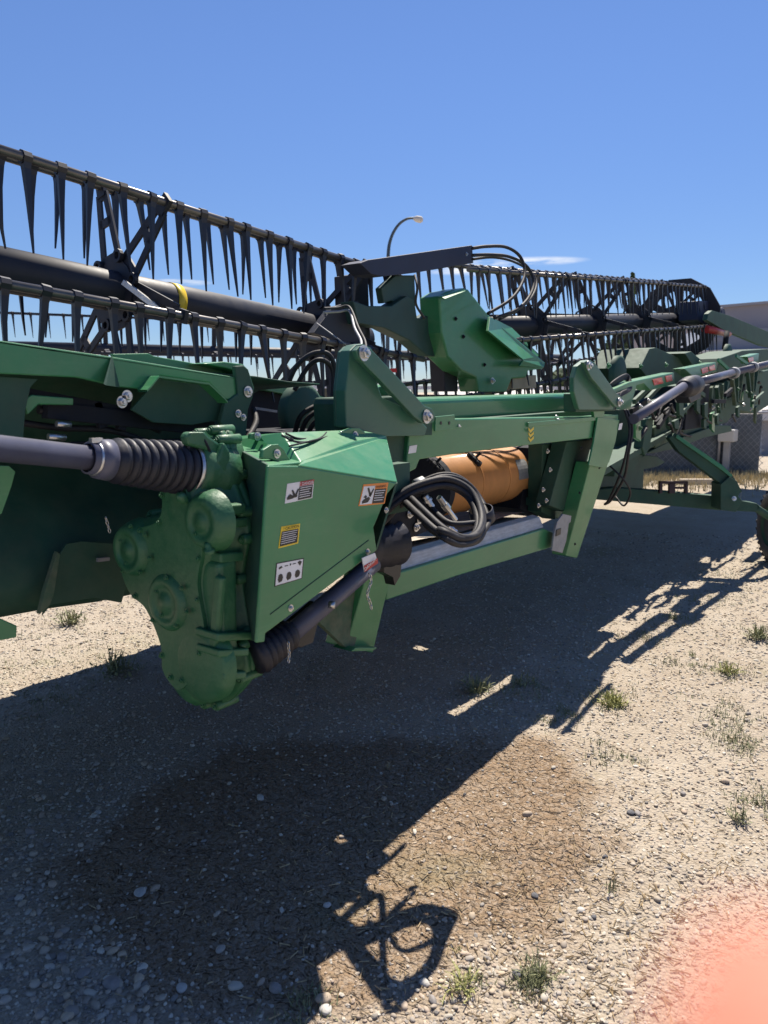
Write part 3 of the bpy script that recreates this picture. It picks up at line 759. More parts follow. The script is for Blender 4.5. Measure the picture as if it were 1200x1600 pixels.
rb_.lathe(cR, (1, -0.15, 0), [(-0.16, 0.0001), (-0.16, 0.075), (-0.10, 0.085), (-0.09, 0.076), (-0.05, 0.09), (-0.04, 0.078), (0.0, 0.092), (0.01, 0.08), (0.05, 0.092), (0.055, 0.03), (0.055, 0.0001)], 28)
rb_.build('rubber_boot', RUB, H)
pl('boot_bracket', [(600, 880), (628, 878), (626, 900), (617, 915), (614, 902), (600, 895)], INK, 0.05, 0.002, Y=1.8)
# hanging chain with its tag links
def chain(us, Y_, r=0.0035):
    for i in range(len(us) - 1):
        a_, b_ = P(*us[i], Y=Y_), P(*us[i + 1], Y=Y_); c_ = (a_ + b_) / 2; d1 = (b_ - a_); Lh = d1.length * 0.62; d1.normalize()
        sd_ = Vector((1, 0, 0)) if i % 2 else Vector((0, 1, 0)); sd_ = (sd_ - d1 * sd_.dot(d1)).normalized()
        ring_ = [c_ + d1 * Lh * math.cos(q_) + sd_ * Lh * 0.5 * math.sin(q_) for q_ in [2 * math.pi * j / 10 for j in range(11)]]
        MB().tube(ring_, r * 0.55, 5, False, False).build('chain_link', STEEL, H)
chain([(577 + 3 * math.sin(i * .9), 896 + i * 6.2) for i in range(10)], 1.55)

# ---------------------------------------------------------------- side shield with decals
SY = 1.5
shield = MB()
main_ = [(419, 728), (466, 728), (621, 754), (606, 771), (593, 803), (584, 824), (589, 860), (415, 990), (414, 1003), (401, 1005)]
sh = pl('side_shield', main_, GREEN, 0.012, 0.004, Y=SY)
up4 = [P(466, 727, Y=SY - 0.001), P(621, 753, Y=SY - 0.001), P(604, 682, Y=SY + 0.20), P(553, 690, Y=SY + 0.13), P(474, 719, Y=SY + 0.03)]
MB().prism(up4, (0, 0.012, -0.012)).build('shield_facet', GREEN, sh, 0.003)
# top cover, hinged, light facing the sky
top_ = [P(419, 727, Y=SY + 0.002), P(470, 722, Y=SY + 0.025), P(553, 690, Y=SY + 0.13), P(604, 681, Y=SY + 0.20), P(560, 671, Z=1.515), P(440, 676, Z=1.525), P(350, 683, Z=1.50), P(352, 690, Z=1.49)]
cv = MB().prism(top_, (0, 0, -0.012)).build('shield_top_cover', GREEN, H, 0.003)
tl_ = [P(350, 690, Y=1.86), P(419, 727, Y=SY + 0.004), P(401, 1003, Y=SY + 0.004), P(380, 1000, Y=1.75), P(352, 800, Y=1.86)]
MB().prism(tl_, (0.012, 0, 0)).build('shield_end_sheet', GDARK, H, 0.003)
MB().prism([P(604, 684, Y=SY + 0.21), P(621, 755, Y=SY + 0.014), P(590, 858, Y=SY + 0.014), P(560, 850, Y=1.8), P(585, 690, Y=1.8)], (-0.012, 0, 0)).build('shield_end_sheet', GDARK, H)
for pts_, Y_ in (([(409, 716), (411, 703), (424, 695), (436, 694), (444, 701), (456, 722), (440, 723), (424, 718)], SY + 0.06), ([(530, 683), (533, 674), (548, 669), (562, 669), (570, 674), (576, 690), (556, 691), (545, 686)], SY + 0.20), ([(391, 686), (392, 678), (398, 676), (406, 678), (414, 690)], SY + 0.22)):
    hg = pl('hinge_lug', pts_, GREEN, 0.014, 0.003, Y=Y_)
    pl('hinge_lug', pts_, GREEN, 0.014, 0.003, Y=Y_ + 0.035)
    cu = sum(p_[0] for p_ in pts_) / len(pts_) + 2; cvv = sum(p_[1] for p_ in pts_) / len(pts_)
    bolt(P(cu, cvv, Y=Y_ - 0.001), NY, 0.009, hg)
hose([(440, 680, 1.62), (462, 690, 1.6), (486, 690, 1.62), (503, 683, 1.66), (510, 676, 1.7)], 0.0035, VOID, 'cable')
hose([(446, 677, 1.66), (465, 685, 1.64), (486, 685, 1.66), (500, 678, 1.72)], 0.0035, VOID, 'cable')
hose([(452, 697, 1.575), (490, 688, 1.62), (516, 681, 1.68)], 0.003, VOID, 'cover_seam')
bolt(P(455, 690, Z=1.512), (0, 0, 1), 0.008, H, VOID)
for u, v in ((454, 950), (574, 862), (603, 797)): bolt(P(u, v, Y=SY), NY, 0.007, sh)
# pressed crease near the lower edge
MB().tube([P(422, 960, Y=SY - 0.0005), P(576, 844, Y=SY - 0.0005)], 0.0018, 6, False).build('crease', GDARK, sh)

def pict(parent, pts_list, q4, m, dy):
    """filled shapes in decal coordinates 0..1 mapped on the decal's quad"""
    for pts_ in pts_list:
        w_ = []
        for a_, b_ in pts_:
            u0 = q4[0][0] * (1 - a_) + q4[1][0] * a_; v0 = q4[0][1] * (1 - a_) + q4[1][1] * a_
            u1 = q4[3][0] * (1 - a_) + q4[2][0] * a_; v1 = q4[3][1] * (1 - a_) + q4[2][1] * a_
            w_.append(P(u0 * (1 - b_) + u1 * b_, v0 * (1 - b_) + v1 * b_, Y=SY - dy))
        mb_.prism(w_, (0, 0.0004, 0))
def decal(q4, bg_m, blocks, words=(), name='safety_decal'):
    """q4: corners tl,tr,br,bl in pixels; blocks: (material, list of polygons in 0..1)"""
    global mb_
    o_ = MB().prism([P(u, v, Y=SY - 0.0012) for u, v in q4], (0, 0.0009, 0)).build(name, bg_m, sh)
    for i, (m_, polys) in enumerate(blocks):
        mb_ = MB(); pict(o_, polys, q4, m_, 0.0019 + 0.0007 * i)
        o2_ = mb_.build('print', m_, H)
        o2_.parent = sh; WL[o2_] = WL[o2_]; o2_.location = WL[o2_] - WL[sh]
    for txt, a_, b_, hgt, m_ in words:
        u0 = q4[0][0] * (1 - a_) + q4[1][0] * a_; v0 = q4[0][1] * (1 - a_) + q4[1][1] * a_
        u1 = q4[3][0] * (1 - a_) + q4[2][0] * a_; v1 = q4[3][1] * (1 - a_) + q4[2][1] * a_
        pos = P(u0 * (1 - b_) + u1 * b_, v0 * (1 - b_) + v1 * b_, Y=SY - 0.0042)
        text(txt, pos, hgt, m_, sh)
    return o_
def text(txt, pos, hgt, m_, parent, rot=None):
    cu = bpy.data.curves.new('lettering', 'FONT'); cu.body = txt; cu.size = hgt; cu.extrude = 0.0002; cu.resolution_u = 2
    tmp = bpy.data.objects.new('tmp', cu); col.objects.link(tmp)
    dg = bpy.context.evaluated_depsgraph_get(); me = bpy.data.meshes.new_from_object(tmp.evaluated_get(dg))
    bpy.data.objects.remove(tmp)
    me.materials.clear(); me.materials.append(m_)
    o_ = bpy.data.objects.new('lettering', me); link(o_, parent, pos)
    o_.rotation_euler = rot or (R_(90), 0, 0)
    return o_
def rect(a0, b0, a1, b1): return [(a0, b0), (a1, b0), (a1, b1), (a0, b1)]
lines = lambda a0, a1, bs, h: [rect(a0, b_, a1 - (i % 3) * 0.04, b_ + h) for i, b_ in enumerate(bs)]
hand = [[(0.10, 0.78), (0.2, 0.66), (0.34, 0.6), (0.4, 0.7), (0.33, 0.86), (0.12, 0.9)], [(0.2, 0.2), (0.26, 0.16), (0.40, 0.5), (0.34, 0.56)], [(0.32, 0.56), (0.44, 0.22), (0.48, 0.26), (0.40, 0.62)], [(0.12, 0.6), (0.2, 0.5), (0.26, 0.6), (0.2, 0.66)]]
vman = [[(0.06, 0.72), (0.16, 0.55), (0.22, 0.62), (0.3, 0.68), (0.28, 0.82), (0.08, 0.84)], [(0.2, 0.38), (0.25, 0.36), (0.35, 0.62), (0.3, 0.72)], [(0.34, 0.66), (0.43, 0.34), (0.47, 0.38), (0.4, 0.76)], [(0.3, 0.64), (0.44, 0.7), (0.42, 0.78), (0.28, 0.8)]]
decal([(449, 756), (491, 749), (488, 778), (445, 787)], WHITE, [(RED, [rect(0.48, 0, 1, 0.24)]), (INK, [rect(0.48, 0.27, 0.97, 0.96)] + vman), (WHITE, lines(0.51, 0.94, (0.33, 0.45, 0.57, 0.69, 0.81), 0.035))], [('! DANGER', 0.50, 0.20, 0.0125, WHITE)])
decal([(568, 757), (607, 754), (601, 787), (560, 791)], ORNG, [(WHITE, [rect(0.04, 0.10, 0.50, 0.94)]), (INK, [rect(0.52, 0.27, 0.96, 0.94)] + hand), (WHITE, lines(0.55, 0.93, (0.34, 0.45, 0.56, 0.67, 0.78), 0.03))], [('! WARNING', 0.50, 0.24, 0.0115, INK)])
decal([(440, 823), (469, 818), (466, 849), (435, 857)], YELL, [(INK, [rect(0.06, 0.24, 0.94, 0.93)]), (WHITE, lines(0.1, 0.9, (0.3, 0.4, 0.5, 0.6, 0.7, 0.8), 0.025))], [('! CAUTION', 0.14, 0.20, 0.0125, INK)])
sil = []
for i in range(3):
    a_ = 0.12 + 0.31 * i
    sil.append([(a_, 0.55), (a_ + 0.06, 0.50), (a_ + 0.13, 0.54), (a_ + 0.17, 0.68), (a_ + 0.14, 0.84), (a_ + 0.03, 0.88), (a_ - 0.02, 0.74)])
sil += [[(0.10, 0.22), (0.2, 0.16), (0.24, 0.24), (0.12, 0.3)], [(0.78, 0.14), (0.86, 0.08), (0.94, 0.16), (0.88, 0.34), (0.82, 0.24)], rect(0.32, 0.18, 0.44, 0.22), rect(0.60, 0.16, 0.72, 0.20), [(0.5, 0.14), (0.55, 0.13), (0.55, 0.22), (0.5, 0.23)]]
decal([(432, 880), (475, 872), (472, 904), (429, 917)], INK, [(WHITE, [rect(0.03, 0.04, 0.97, 0.96)]), (INK, sil)], name='instruction_decal')
# small red and white label at the end of the lower drive tube
tq = [(566, 872), (586, 864), (591, 880), (570, 894)]
lb_ = MB().prism([P(u, v, Y=SY - 0.02) for u, v in tq], (0, 0.003, 0)).build('tube_label', WHITE, H)
MB().prism([P(u, v, Y=SY - 0.0215) for u, v in [(569, 884), (590, 872), (591, 880), (570, 894)]], (0, 0.001, 0)).build('red_band', RED, lb_)
text('DANGER', P(570.5, 892.5, Y=SY - 0.0235), 0.016, WHITE, lb_, (R_(90), R_(-24), 0))

# lower drive tube under the shield with its bellows
A1, B1 = P(452, 992, Y=1.60), P(584, 880, Y=1.60)
MB().tube([A1, B1], 0.031, 20, False).build('drive_tube', SHAFT, H)
def bellows(a_, b_, r0, r1, rings, name='bellows_boot'):
    Ln = (b_ - a_).length; pr = [(0, 0.0001), (0, r0 * 0.75)]
    for i in range(rings):
        s0 = Ln * (0.06 + 0.90 * i / rings); st = Ln * 0.90 / rings; rr = r0 + (r1 - r0) * (i + 0.5) / rings
        if i == 0: rr = (rr + r0) / 2
        pr += [(s0, rr * 0.86), (s0 + st * 0.3, rr * 0.985), (s0 + st * 0.45, rr), (s0 + st * 0.6, rr * 0.985), (s0 + st, rr * 0.86)]
    pr += [(Ln, r1 * 0.88), (Ln, 0.0001)]
    return MB().lathe(a_, b_ - a_, pr, 40).build(name, RUB, H)
bellows(P(456, 988, Y=1.60), P(396, 1026, Y=1.62), 0.050, 0.066, 6)
pl('tube_guard', [(455, 985), (505, 942), (490, 1004), (470, 1012), (452, 1010)], INK, 0.06, 0.004, Y=1.66)
MB().lathe(P(514, 945, Y=1.55), (0.5, -1, 0), [(0, 0.0001), (0, 0.012), (0.02, 0.012), (0.02, 0.0001)], 10).build('tube_pin', STEEL, H)
chain([(452 - abs(i - 3) * .6, 1003 + i * 6.5) for i in range(6)], 1.52, 0.0022)

# ---------------------------------------------------------------- gear case: side profile on X, bolted flange, bosses
GX = 1.36
prof = [(281, 682), (330, 676), (352, 690), (372, 745), (392, 800), (398, 840), (388, 900), (400, 980), (392, 1000), (394, 1050), (346, 1097), (310, 1102), (266, 1078), (259, 1033), (226, 965), (196, 935), (178, 890), (176, 840), (195, 812), (238, 800), (262, 776), (266, 720)]
def gpt(u, v, X_): return P(u, v, X=X_)
gc = H
core = MB()
pts0 = []
for u, v in prof:      # the right of the outline is the flange and back half, the left is the face
    k_ = min(1, max(0, (u - 250) / 120))
    p_ = gpt(u, v, GX + 0.15 * k_); pts0.append(Vector((GX, p_.y, p_.z)))
cy = sum(p_.y for p_ in pts0) / len(pts0); cz = sum(p_.z for p_ in pts0) / len(pts0)
def ins(p_, k_): return Vector((p_.x, cy + (p_.y - cy) * k_, cz + (p_.z - cz) * k_))
rings_ = [(0.0, 0.80), (0.015, 0.90), (0.045, 0.955), (0.115, 0.965), (0.115, 1.02), (0.135, 1.025), (0.139, 1.0), (0.143, 1.025), (0.163, 1.02), (0.163, 0.965), (0.20, 0.95), (0.22, 0.86)]
dense = []
pp = spline(pts0 + [pts0[0]], 5)[:-1]
nP = len(pp); vs = []
for dx_, k_ in rings_:
    for p_ in pp: q_ = ins(p_, k_); vs.append((GX + dx_, q_.y, q_.z))
fs = [[i * nP + j, i * nP + (j + 1) % nP, (i + 1) * nP + (j + 1) % nP, (i + 1) * nP + j] for i in range(len(rings_) - 1) for j in range(nP)]
core.add(vs, fs, True)
front = [Vector(v_) for v_ in vs[:nP]]; back = [Vector(v_) for v_ in vs[-nP:]]
for loop_ in (front, back):
    core.add(loop_, [list(t_) for t_ in tessellate_polygon([loop_])])
gcase = core.build('gear_case', GCAST, H, 0.0)
gcase.data.update()
cov = MB(); cpts = [ins(p_, 0.80) for p_ in pp]
cov.prism([Vector((GX - 0.014, q_.y, q_.z)) for q_ in cpts], (0.03, 0, 0))
cov.build('face_cover', GCAST, gcase, 0.004)
for j in range(2, nP, 6):
    q_ = ins(pp[j], 0.745); bolt(Vector((GX - 0.014, q_.y, q_.z)), (-1, 0, 0), 0.0075, gcase, GCAST)
# flange ears with bolts all round the split line
tot = 0
for j in range(0, nP, 5):
    p_ = ins(pp[j], 1.005); nrm = Vector((0, p_.y - cy, p_.z - cz)).normalized()
    c_ = Vector((GX + 0.095, p_.y, p_.z)) + nrm * 0.004
    MB().lathe(c_, (1, 0, 0), [(0, 0.0001), (0.0, 0.010), (0.004, 0.015), (0.084, 0.015), (0.088, 0.0001)], 14, True).build('bolt_ear', GCAST, gcase)
    bolt(c_, (-1, 0, 0), 0.008, gcase, GCAST)
# bosses and bearing covers on the left face
def boss(u, v, r_, h_, m_=GCAST, x_=GX, pr=None, name='bearing_cover'):
    c_ = P(u, v, X=x_); pr = pr or [(0.02, r_ * 1.25), (-h_ * 0.5, r_ * 1.12), (-h_ * 0.8, r_ * 1.02), (-h_, r_ * 0.9), (-h_, r_ * 0.62), (-h_ * 0.75, r_ * 0.55), (-h_ * 0.75, 0.0001)]
    return MB().lathe(c_, (1, 0, 0), pr, 32).build(name, m_, gcase)
def soft(r_, h_): return [(0.03, r_ * 1.35), (0.0, r_ * 1.25), (-h_ * 0.6, r_ * 1.12), (-h_ * 0.92, r_ * 1.0), (-h_, r_ * 0.9), (-h_ * 0.95, r_ * 0.72), (-h_ * 0.8, r_ * 0.66), (-h_ * 0.8, r_ * 0.4), (-h_, r_ * 0.34), (-h_ * 1.05, 0.0001)]
boss(212, 858, 0.070, 0.035, pr=soft(0.070, 0.035))
boss(322, 815, 0.066, 0.022, pr=soft(0.066, 0.022))
boss(268, 940, 0.075, 0.030, pr=soft(0.075, 0.030))
boss(312, 1035, 0.095, 0.018, pr=[(0.03, 0.125), (0.0, 0.12), (-0.01, 0.105), (-0.016, 0.07), (-0.018, 0.0001)])
for u, v in ((268, 940), (212, 858)):
    c_ = P(u, v, X=GX - 0.024)
    for k_ in range(6):
        a_ = R_(60 * k_ + 15); bolt(c_ + Vector((0.0, 0.070 * math.cos(a_), 0.070 * math.sin(a_))), (-1, 0, 0), 0.006, gcase, GCAST)
for (u, v, u2, v2) in ((250, 870, 300, 835), (330, 1080, 345, 900)):
    MB().bar(P(u, v, X=GX), P(u2, v2, X=GX), 0.03, 0.025, up=(1, 0, 0)).build('casting_rib', GCAST, gcase, 0.008, seg=3)
MB().lathe(P(328, 862, X=GX - 0.01), (-0.4, -0.2, 0.8), [(0, 0.016), (0.012, 0.016), (0.012, 0.0105), (0.03, 0.010), (0.032, 0.0001)], 8).build('oil_plug', GCAST, gcase)
MB().lathe(P(287, 780, X=GX - 0.02), (-0.8, -0.3, 0.5), [(0, 0.016), (0.02, 0.015), (0.03, 0.008), (0.03, 0.0001)], 8).build('oil_plug', GCAST, gcase)
# side of the case facing the yard: stepped lugs
for (u0, v0, u1, v1, y_) in ((350, 790, 385, 806, 1.60), (352, 812, 388, 826, 1.60), (345, 865, 382, 880, 1.60), (340, 990, 396, 1003, 1.58), (342, 1016, 390, 1028, 1.58), (350, 1052, 386, 1064, 1.58)):
    MB().prism([P(u0, v0, Y=y_), P(u1, v0 - 3, Y=y_), P(u1, v1 - 3, Y=y_), P(u0, v1, Y=y_)], (0, 0.10, 0)).build('casting_lug', GCAST, gcase, 0.006, seg=3)
MB().prism([P(342, 880, Y=1.60), P(372, 870, Y=1.60), (P(374, 1060, Y=1.60)), P(346, 1075, Y=1.60)], (0, 0.12, 0)).build('casting_rib', GCAST, gcase, 0.015, seg=3)
# bearing housing that takes the boot, with its lugs
hA = P(300, 733, Y=1.745); sdir = (P(300, 734, Y=1.745) - P(0, 702, Y=1.745)).normalized()
MB().lathe(hA, sdir, [(-0.01, 0.0001), (-0.01, 0.082), (0.01, 0.088), (0.05, 0.085), (0.06, 0.092), (0.11, 0.092), (0.12, 0.07), (0.2, 0.06)], 32).build('bearing_housing', GCAST, gcase)
pl('housing_cap', [(290, 682), (296, 675), (322, 675), (328, 682), (352, 698), (358, 710), (340, 714), (320, 702), (294, 696)], GCAST, 0.03, 0.008, Y=1.68)
pl('housing_cap', [(338, 722), (352, 690), (360, 704), (362, 735), (345, 740)], GCAST, 0.06, 0.008, Y=1.66)
hose([(300, 675, 1.70), (312, 680, 1.69), (322, 692, 1.68), (328, 706, 1.68)], 0.004, VOID, 'seal_line')
# boot, clamps, shaft
bA = P(168, 735, Y=1.745); bB = P(292, 733, Y=1.745)
bA = hA - sdir * 0.275; bB = hA - sdir * 0.010
bellows(bA, bB, 0.060, 0.078, 9)
MB().lathe(bB - sdir * 0.012, sdir, [(0, 0.072), (0, 0.0765), (0.018, 0.0765), (0.018, 0.072)], 40).build('boot_clamp', STEEL, H)
MB().lathe(bA - sdir * 0.055, sdir, [(0, 0.036), (0, 0.041), (0.02, 0.041), (0.024, 0.050), (0.058, 0.054), (0.058, 0.02)], 32).build('shaft_collar', SHAFT, H)
MB().lathe(bA - sdir * 0.04, sdir, [(0, 0.0415), (0, 0.0435), (0.01, 0.0435), (0.01, 0.0415)], 32).build('boot_clamp', STEEL, H)
MB().box(bA - sdir * 0.035 + Vector((0, -0.01, 0.047)), 0.03, 0.014, 0.012).build('clamp_screw', STEEL, H)
MB().lathe(bA - sdir * 2.6, sdir, [(0, 0.0001), (0, 0.031), (2.56, 0.031), (2.56, 0.0001)], 32).build('drive_shaft', SHAFT, H)
chain([(165 + i * 1.7, 808 + i * 6) for i in range(5)], 1.9, 0.002)

# ---------------------------------------------------------------- left wing
WY = 1.98
lbeam = pl('wing_beam', [(-60, 523), (0, 532), (180, 558), (372, 590), (376, 610), (362, 627), (350, 622), (327, 598), (250, 587), (243, 589), (232, 609), (187, 605), (120, 590), (0, 584), (-60, 579)], GREEN, 0.012, 0.004, Y=WY)
MB().prism([P(-60, 523, Y=WY), P(372, 590, Y=WY), P(372, 590, Y=WY) + Vector((0, 0.16, 0.004)), P(-60, 523, Y=WY) + Vector((0, 0.16, 0.004))], (0, 0, -0.008)).build('beam_top_flange', GREEN, H, 0.002)
pl('wing_rib_beam', [(176, 553), (232, 552), (240, 556), (368, 579), (370, 592), (180, 560)], GREEN, 0.02, 0.003, Y=WY + 0.18)
MB().prism([P(175, 555, Y=WY - 0.002), P(162, 600, Y=WY - 0.045), P(187, 605, Y=WY - 0.002)], (0.004, 0.004, 0)).build('gusset', GREEN, lbeam, 0.001)
MB().prism([P(175, 555, Y=WY - 0.002), P(162, 600, Y=WY - 0.045), P(166, 602, Y=WY - 0.045), P(187, 605, Y=WY - 0.002)], (0.0, 0.002, 0)).build('gusset', GDARK, lbeam)
# flanged recess with pale lip
lip = [(230, 609), (236, 603), (248, 588), (250, 587), (327, 598), (352, 622), (356, 627)]
lm = MB()
for i in range(len(lip) - 1):
    a_, b_ = P(*lip[i], Y=WY - 0.05), P(*lip[i + 1], Y=WY - 0.05)
    lm.add([a_, b_, b_ + Vector((0, 0.05, 0)), a_ + Vector((0, 0.05, 0)), a_ + Vector((0, 0, -0.006)), b_ + Vector((0, 0, -0.006)), b_ + Vector((0, 0.05, -0.006)), a_ + Vector((0, 0.05, -0.006))], [[0, 1, 2, 3], [7, 6, 5, 4], [0, 4, 5, 1]])
lm.build('recess_lip', GREEN, H)
pl('recess_web', [(232, 609), (250, 588), (327, 599), (356, 628), (352, 640), (342, 656), (300, 664), (240, 660), (205, 640)], GDARK, 0.01, 0.002, Y=WY + 0.03)
pl('end_bracket', [(368, 572), (380, 571), (388, 577), (398, 608), (395, 622), (388, 640), (384, 690), (372, 694), (345, 660), (352, 630), (372, 615)], GDARK, 0.02, 0.004, Y=WY - 0.01)
pl('end_bracket', [(318, 568), (350, 565), (380, 569), (388, 577), (398, 608), (390, 612), (378, 582), (352, 575)], GREEN, 0.10, 0.004, Y=WY + 0.10)
for u, v, r_ in ((387, 612, 0.013), (372, 646, 0.009), (380, 652, 0.008), (198, 619, 0.012), (190, 628, 0.012)): bolt(P(u, v, Y=WY - 0.012), NY, r_, H)
# vertical hangers and dark framework under the beam
pl('wing_hanger', [(0, 588), (60, 592), (48, 605), (40, 640), (36, 690), (-20, 690), (-20, 588)], GDARK, 0.015, 0.003, Y=WY + 0.03)
pl('wing_crossbar', [(36, 625), (50, 617), (115, 622), (115, 633), (60, 632), (44, 648)], GREEN, 0.012, 0.003, Y=WY + 0.05)
for a_, b_, w_ in (((70, 640), (330, 670), 0.035), ((150, 628), (160, 668), 0.02), ((198, 622), (188, 672), 0.02), ((110, 650), (250, 640), 0.015), ((180, 640), (250, 672), 0.012), ((60, 700), (330, 690), 0.02), ((20, 610), (180, 640), 0.02)):
    MB().bar(P(*a_, Y=WY + 0.10), P(*b_, Y=WY + 0.10), w_, w_ * 1.4).build('wing_strut', VOID, H, 0.002)
for a_, b_ in (((88, 662), (110, 664)), ((75, 682), (102, 684)), ((140, 690), (152, 694)), ((-6, 664), (6, 670))):
    A1, B1 = P(*a_, Y=WY + 0.06), P(*b_, Y=WY + 0.06); MB().tube([A1, B1], 0.009, 8, False).build('hydraulic_fitting', STEEL if a_[0] > 0 else YELL, H)
hose([(60, 640, 2.1), (120, 652, 2.1), (200, 655, 2.1), (250, 672, 2.1)], 0.012)
hose([(0, 655, 2.12), (90, 668, 2.12), (170, 672, 2.1), (230, 690, 2.1)], 0.010)
# curved trough sheet, whole left wing
tr = MB()
x0, x1 = 0.2, 2.35
def wz(x): return -0.06 * (x - 1.4)          # the left wing rises away from the hinge
prof_y = [(2.10, 1.74), (2.45, 1.72), (2.62, 1.66), (2.60, 1.50), (2.52, 1.38), (2.42, 1.28), (2.33, 1.16), (2.28, 1.05), (2.30, 0.97), (2.36, 0.935), (2.6, 0.90), (4.1, 0.80), (4.2, 0.83)]
nxs = 12
for i in range(nxs + 1):
    x_ = x0 + (x1 - x0) * i / nxs
    for y_, z_ in prof_y: tr.v.append(Vector((x_, y_, z_ + wz(x_) + 0.004 * math.sin(i * 2.1 + y_ * 9))))
m_ = len(prof_y)
for i in range(nxs):
    for j in range(m_ - 1):
        tr.f.append([i * m_ + j, (i + 1) * m_ + j, (i + 1) * m_ + j + 1, i * m_ + j + 1]); tr.sm.append(True); tr.mi.append(0)
trough = tr.build('wing_trough_sheet', GDARK, H)
sd_m = trough.modifiers.new('thick', 'SOLIDIFY'); sd_m.thickness = 0.006
pl('trough_deflector', [(66, 962), (74, 935), (92, 868), (104, 850), (128, 846), (190, 850), (200, 905), (190, 942), (146, 934), (80, 945)], GDARK, 0.006, 0.001, Y=2.24)
pl('deflector_edge', [(62, 960), (70, 925), (90, 862), (94, 866), (84, 930), (78, 945)], MUD, 0.02, 0.001, Y=2.20)
pl('lower_bracket', [(-30, 968), (0, 966), (27, 978), (26, 996), (0, 1001), (-30, 1003)], GREEN, 0.04, 0.003, Y=2.0)
pl('hanging_plate', [(-30, 727), (14, 728), (24, 737), (18, 760), (3, 802), (-30, 830)], GREEN, 0.006, 0.001, Y=1.95)
MB().bar(P(152, 875, Y=2.22), P(170, 873, Y=2.22), 0.012, 0.012).build('sheet_clip', GALV, trough)
# draper deck surface and end parts
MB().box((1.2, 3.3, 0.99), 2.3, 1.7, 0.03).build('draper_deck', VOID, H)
MB().lathe(P(478, 645, Y=2.45), (0, 1, 0), [(0, 0.0001), (0, 0.12), (0.01, 0.135), (0.05, 0.135)], 32).build('roller_shield', GDARK, H)
loft('deck_link', [(384, 596), (400, 594), (470, 606), (545, 636), (545, 650), (470, 620), (395, 606)], GREEN, 2.75, 0.08, 0.003)
loft('deck_side', [(395, 608), (470, 622), (545, 650), (545, 680), (470, 690), (395, 690)], VOID, 2.8, 0.3, 0.003)
MB().bar(P(400, 638, Y=2.7), P(432, 643, Y=2.7), 0.012, 0.012).build('pale_strip', GALV, H)
MB().tube([P(455, 640, Y=2.5), P(452, 668, Y=2.5)], 0.02, 8, False).build('hydraulic_fitting', GALV, H)
loft('canvas_end', [(500, 607), (545, 606), (545, 622), (520, 626), (500, 618)], CANVAS, 3.6, 0.02, 0.001)
for pts_ in ([(450, 600, 2.4), (465, 570, 2.35), (490, 552, 2.3), (515, 555, 2.25), (525, 590, 2.25), (522, 640, 2.3)],
             [(460, 610, 2.4), (480, 575, 2.35), (500, 562, 2.3), (518, 575, 2.3), (520, 610, 2.3), (515, 650, 2.3)],
             [(460, 680, 2.2), (470, 650, 2.15), (495, 634, 2.12), (520, 632, 2.1), (538, 640, 2.1), (530, 668, 2.1)],
             [(468, 685, 2.2), (480, 655, 2.15), (505, 638, 2.12), (530, 640, 2.1), (540, 660, 2.1)],
             [(476, 688, 2.2), (490, 662, 2.15), (510, 645, 2.12), (525, 650, 2.1), (528, 680, 2.1)],
             [(396, 640, 2.1), (400, 660, 2.05), (384, 690, 2.0)]):
    hose(pts_, 0.011)

# ---------------------------------------------------------------- right wing
RY = 1.90
for pts_, nm in (([(955, 610), (984, 597), (1053, 582), (1055, 600), (1017, 610), (1006, 599), (995, 602), (985, 640), (962, 640)], 'wing_beam'),
                 ([(1069, 576), (1119, 566), (1120, 581), (1085, 590)], 'wing_beam'),
                 ([(1168, 557), (1186, 552), (1185, 565), (1173, 568)], 'wing_beam')):
    pl(nm, pts_, GREEN, 0.10, 0.004, Y=RY)
for q_ in ([(1020, 593), (1034, 590), (1037, 599), (1023, 602)], [(1040, 588), (1050, 586), (1051, 595), (1042, 597)], [(1096, 576), (1106, 573), (1107, 581), (1098, 584)], [(1108, 573), (1117, 570), (1118, 578), (1109, 580)], [(1169, 560), (1177, 558), (1178, 564), (1171, 566)]):
    pl('reflector', q_, REDREF, 0.004, 0.001, Y=RY - 0.006)
def rsheet(pts_, m_=GDARK, y_=2.3, th=0.4): return pl('wing_end_sheet', pts_, m_, th, 0.006, Y=y_)
rsheet([(1015, 545), (1025, 543), (1077, 566), (1090, 590), (1060, 600), (1020, 600), (1000, 575)], GDARK, 2.5, 0.5)
rsheet([(1070, 552), (1080, 549), (1105, 570), (1090, 582)], GDARK, 2.4, 0.3)
rsheet([(1125, 560), (1160, 548), (1200, 545), (1212, 575), (1140, 590), (1120, 580)], GDARK, 2.2, 0.4)
MB().lathe(P(970, 585, Y=2.5), (0, 1, 0), [(0, 0.0001), (0, 0.15), (0.01, 0.17), (0.05, 0.17)], 28).build('roller_shield', GDARK, H)
MB().lathe(P(1140, 560, Y=2.4), (0, 1, 0), [(0, 0.0001), (0, 0.16), (0.01, 0.18), (0.05, 0.18)], 28).build('roller_shield', GDARK, H)
for u in (950, 1000, 1040, 1093, 1130): bolt(P(u, 566 + (u % 7), Y=2.3), NY, 0.018, H, GREEN)
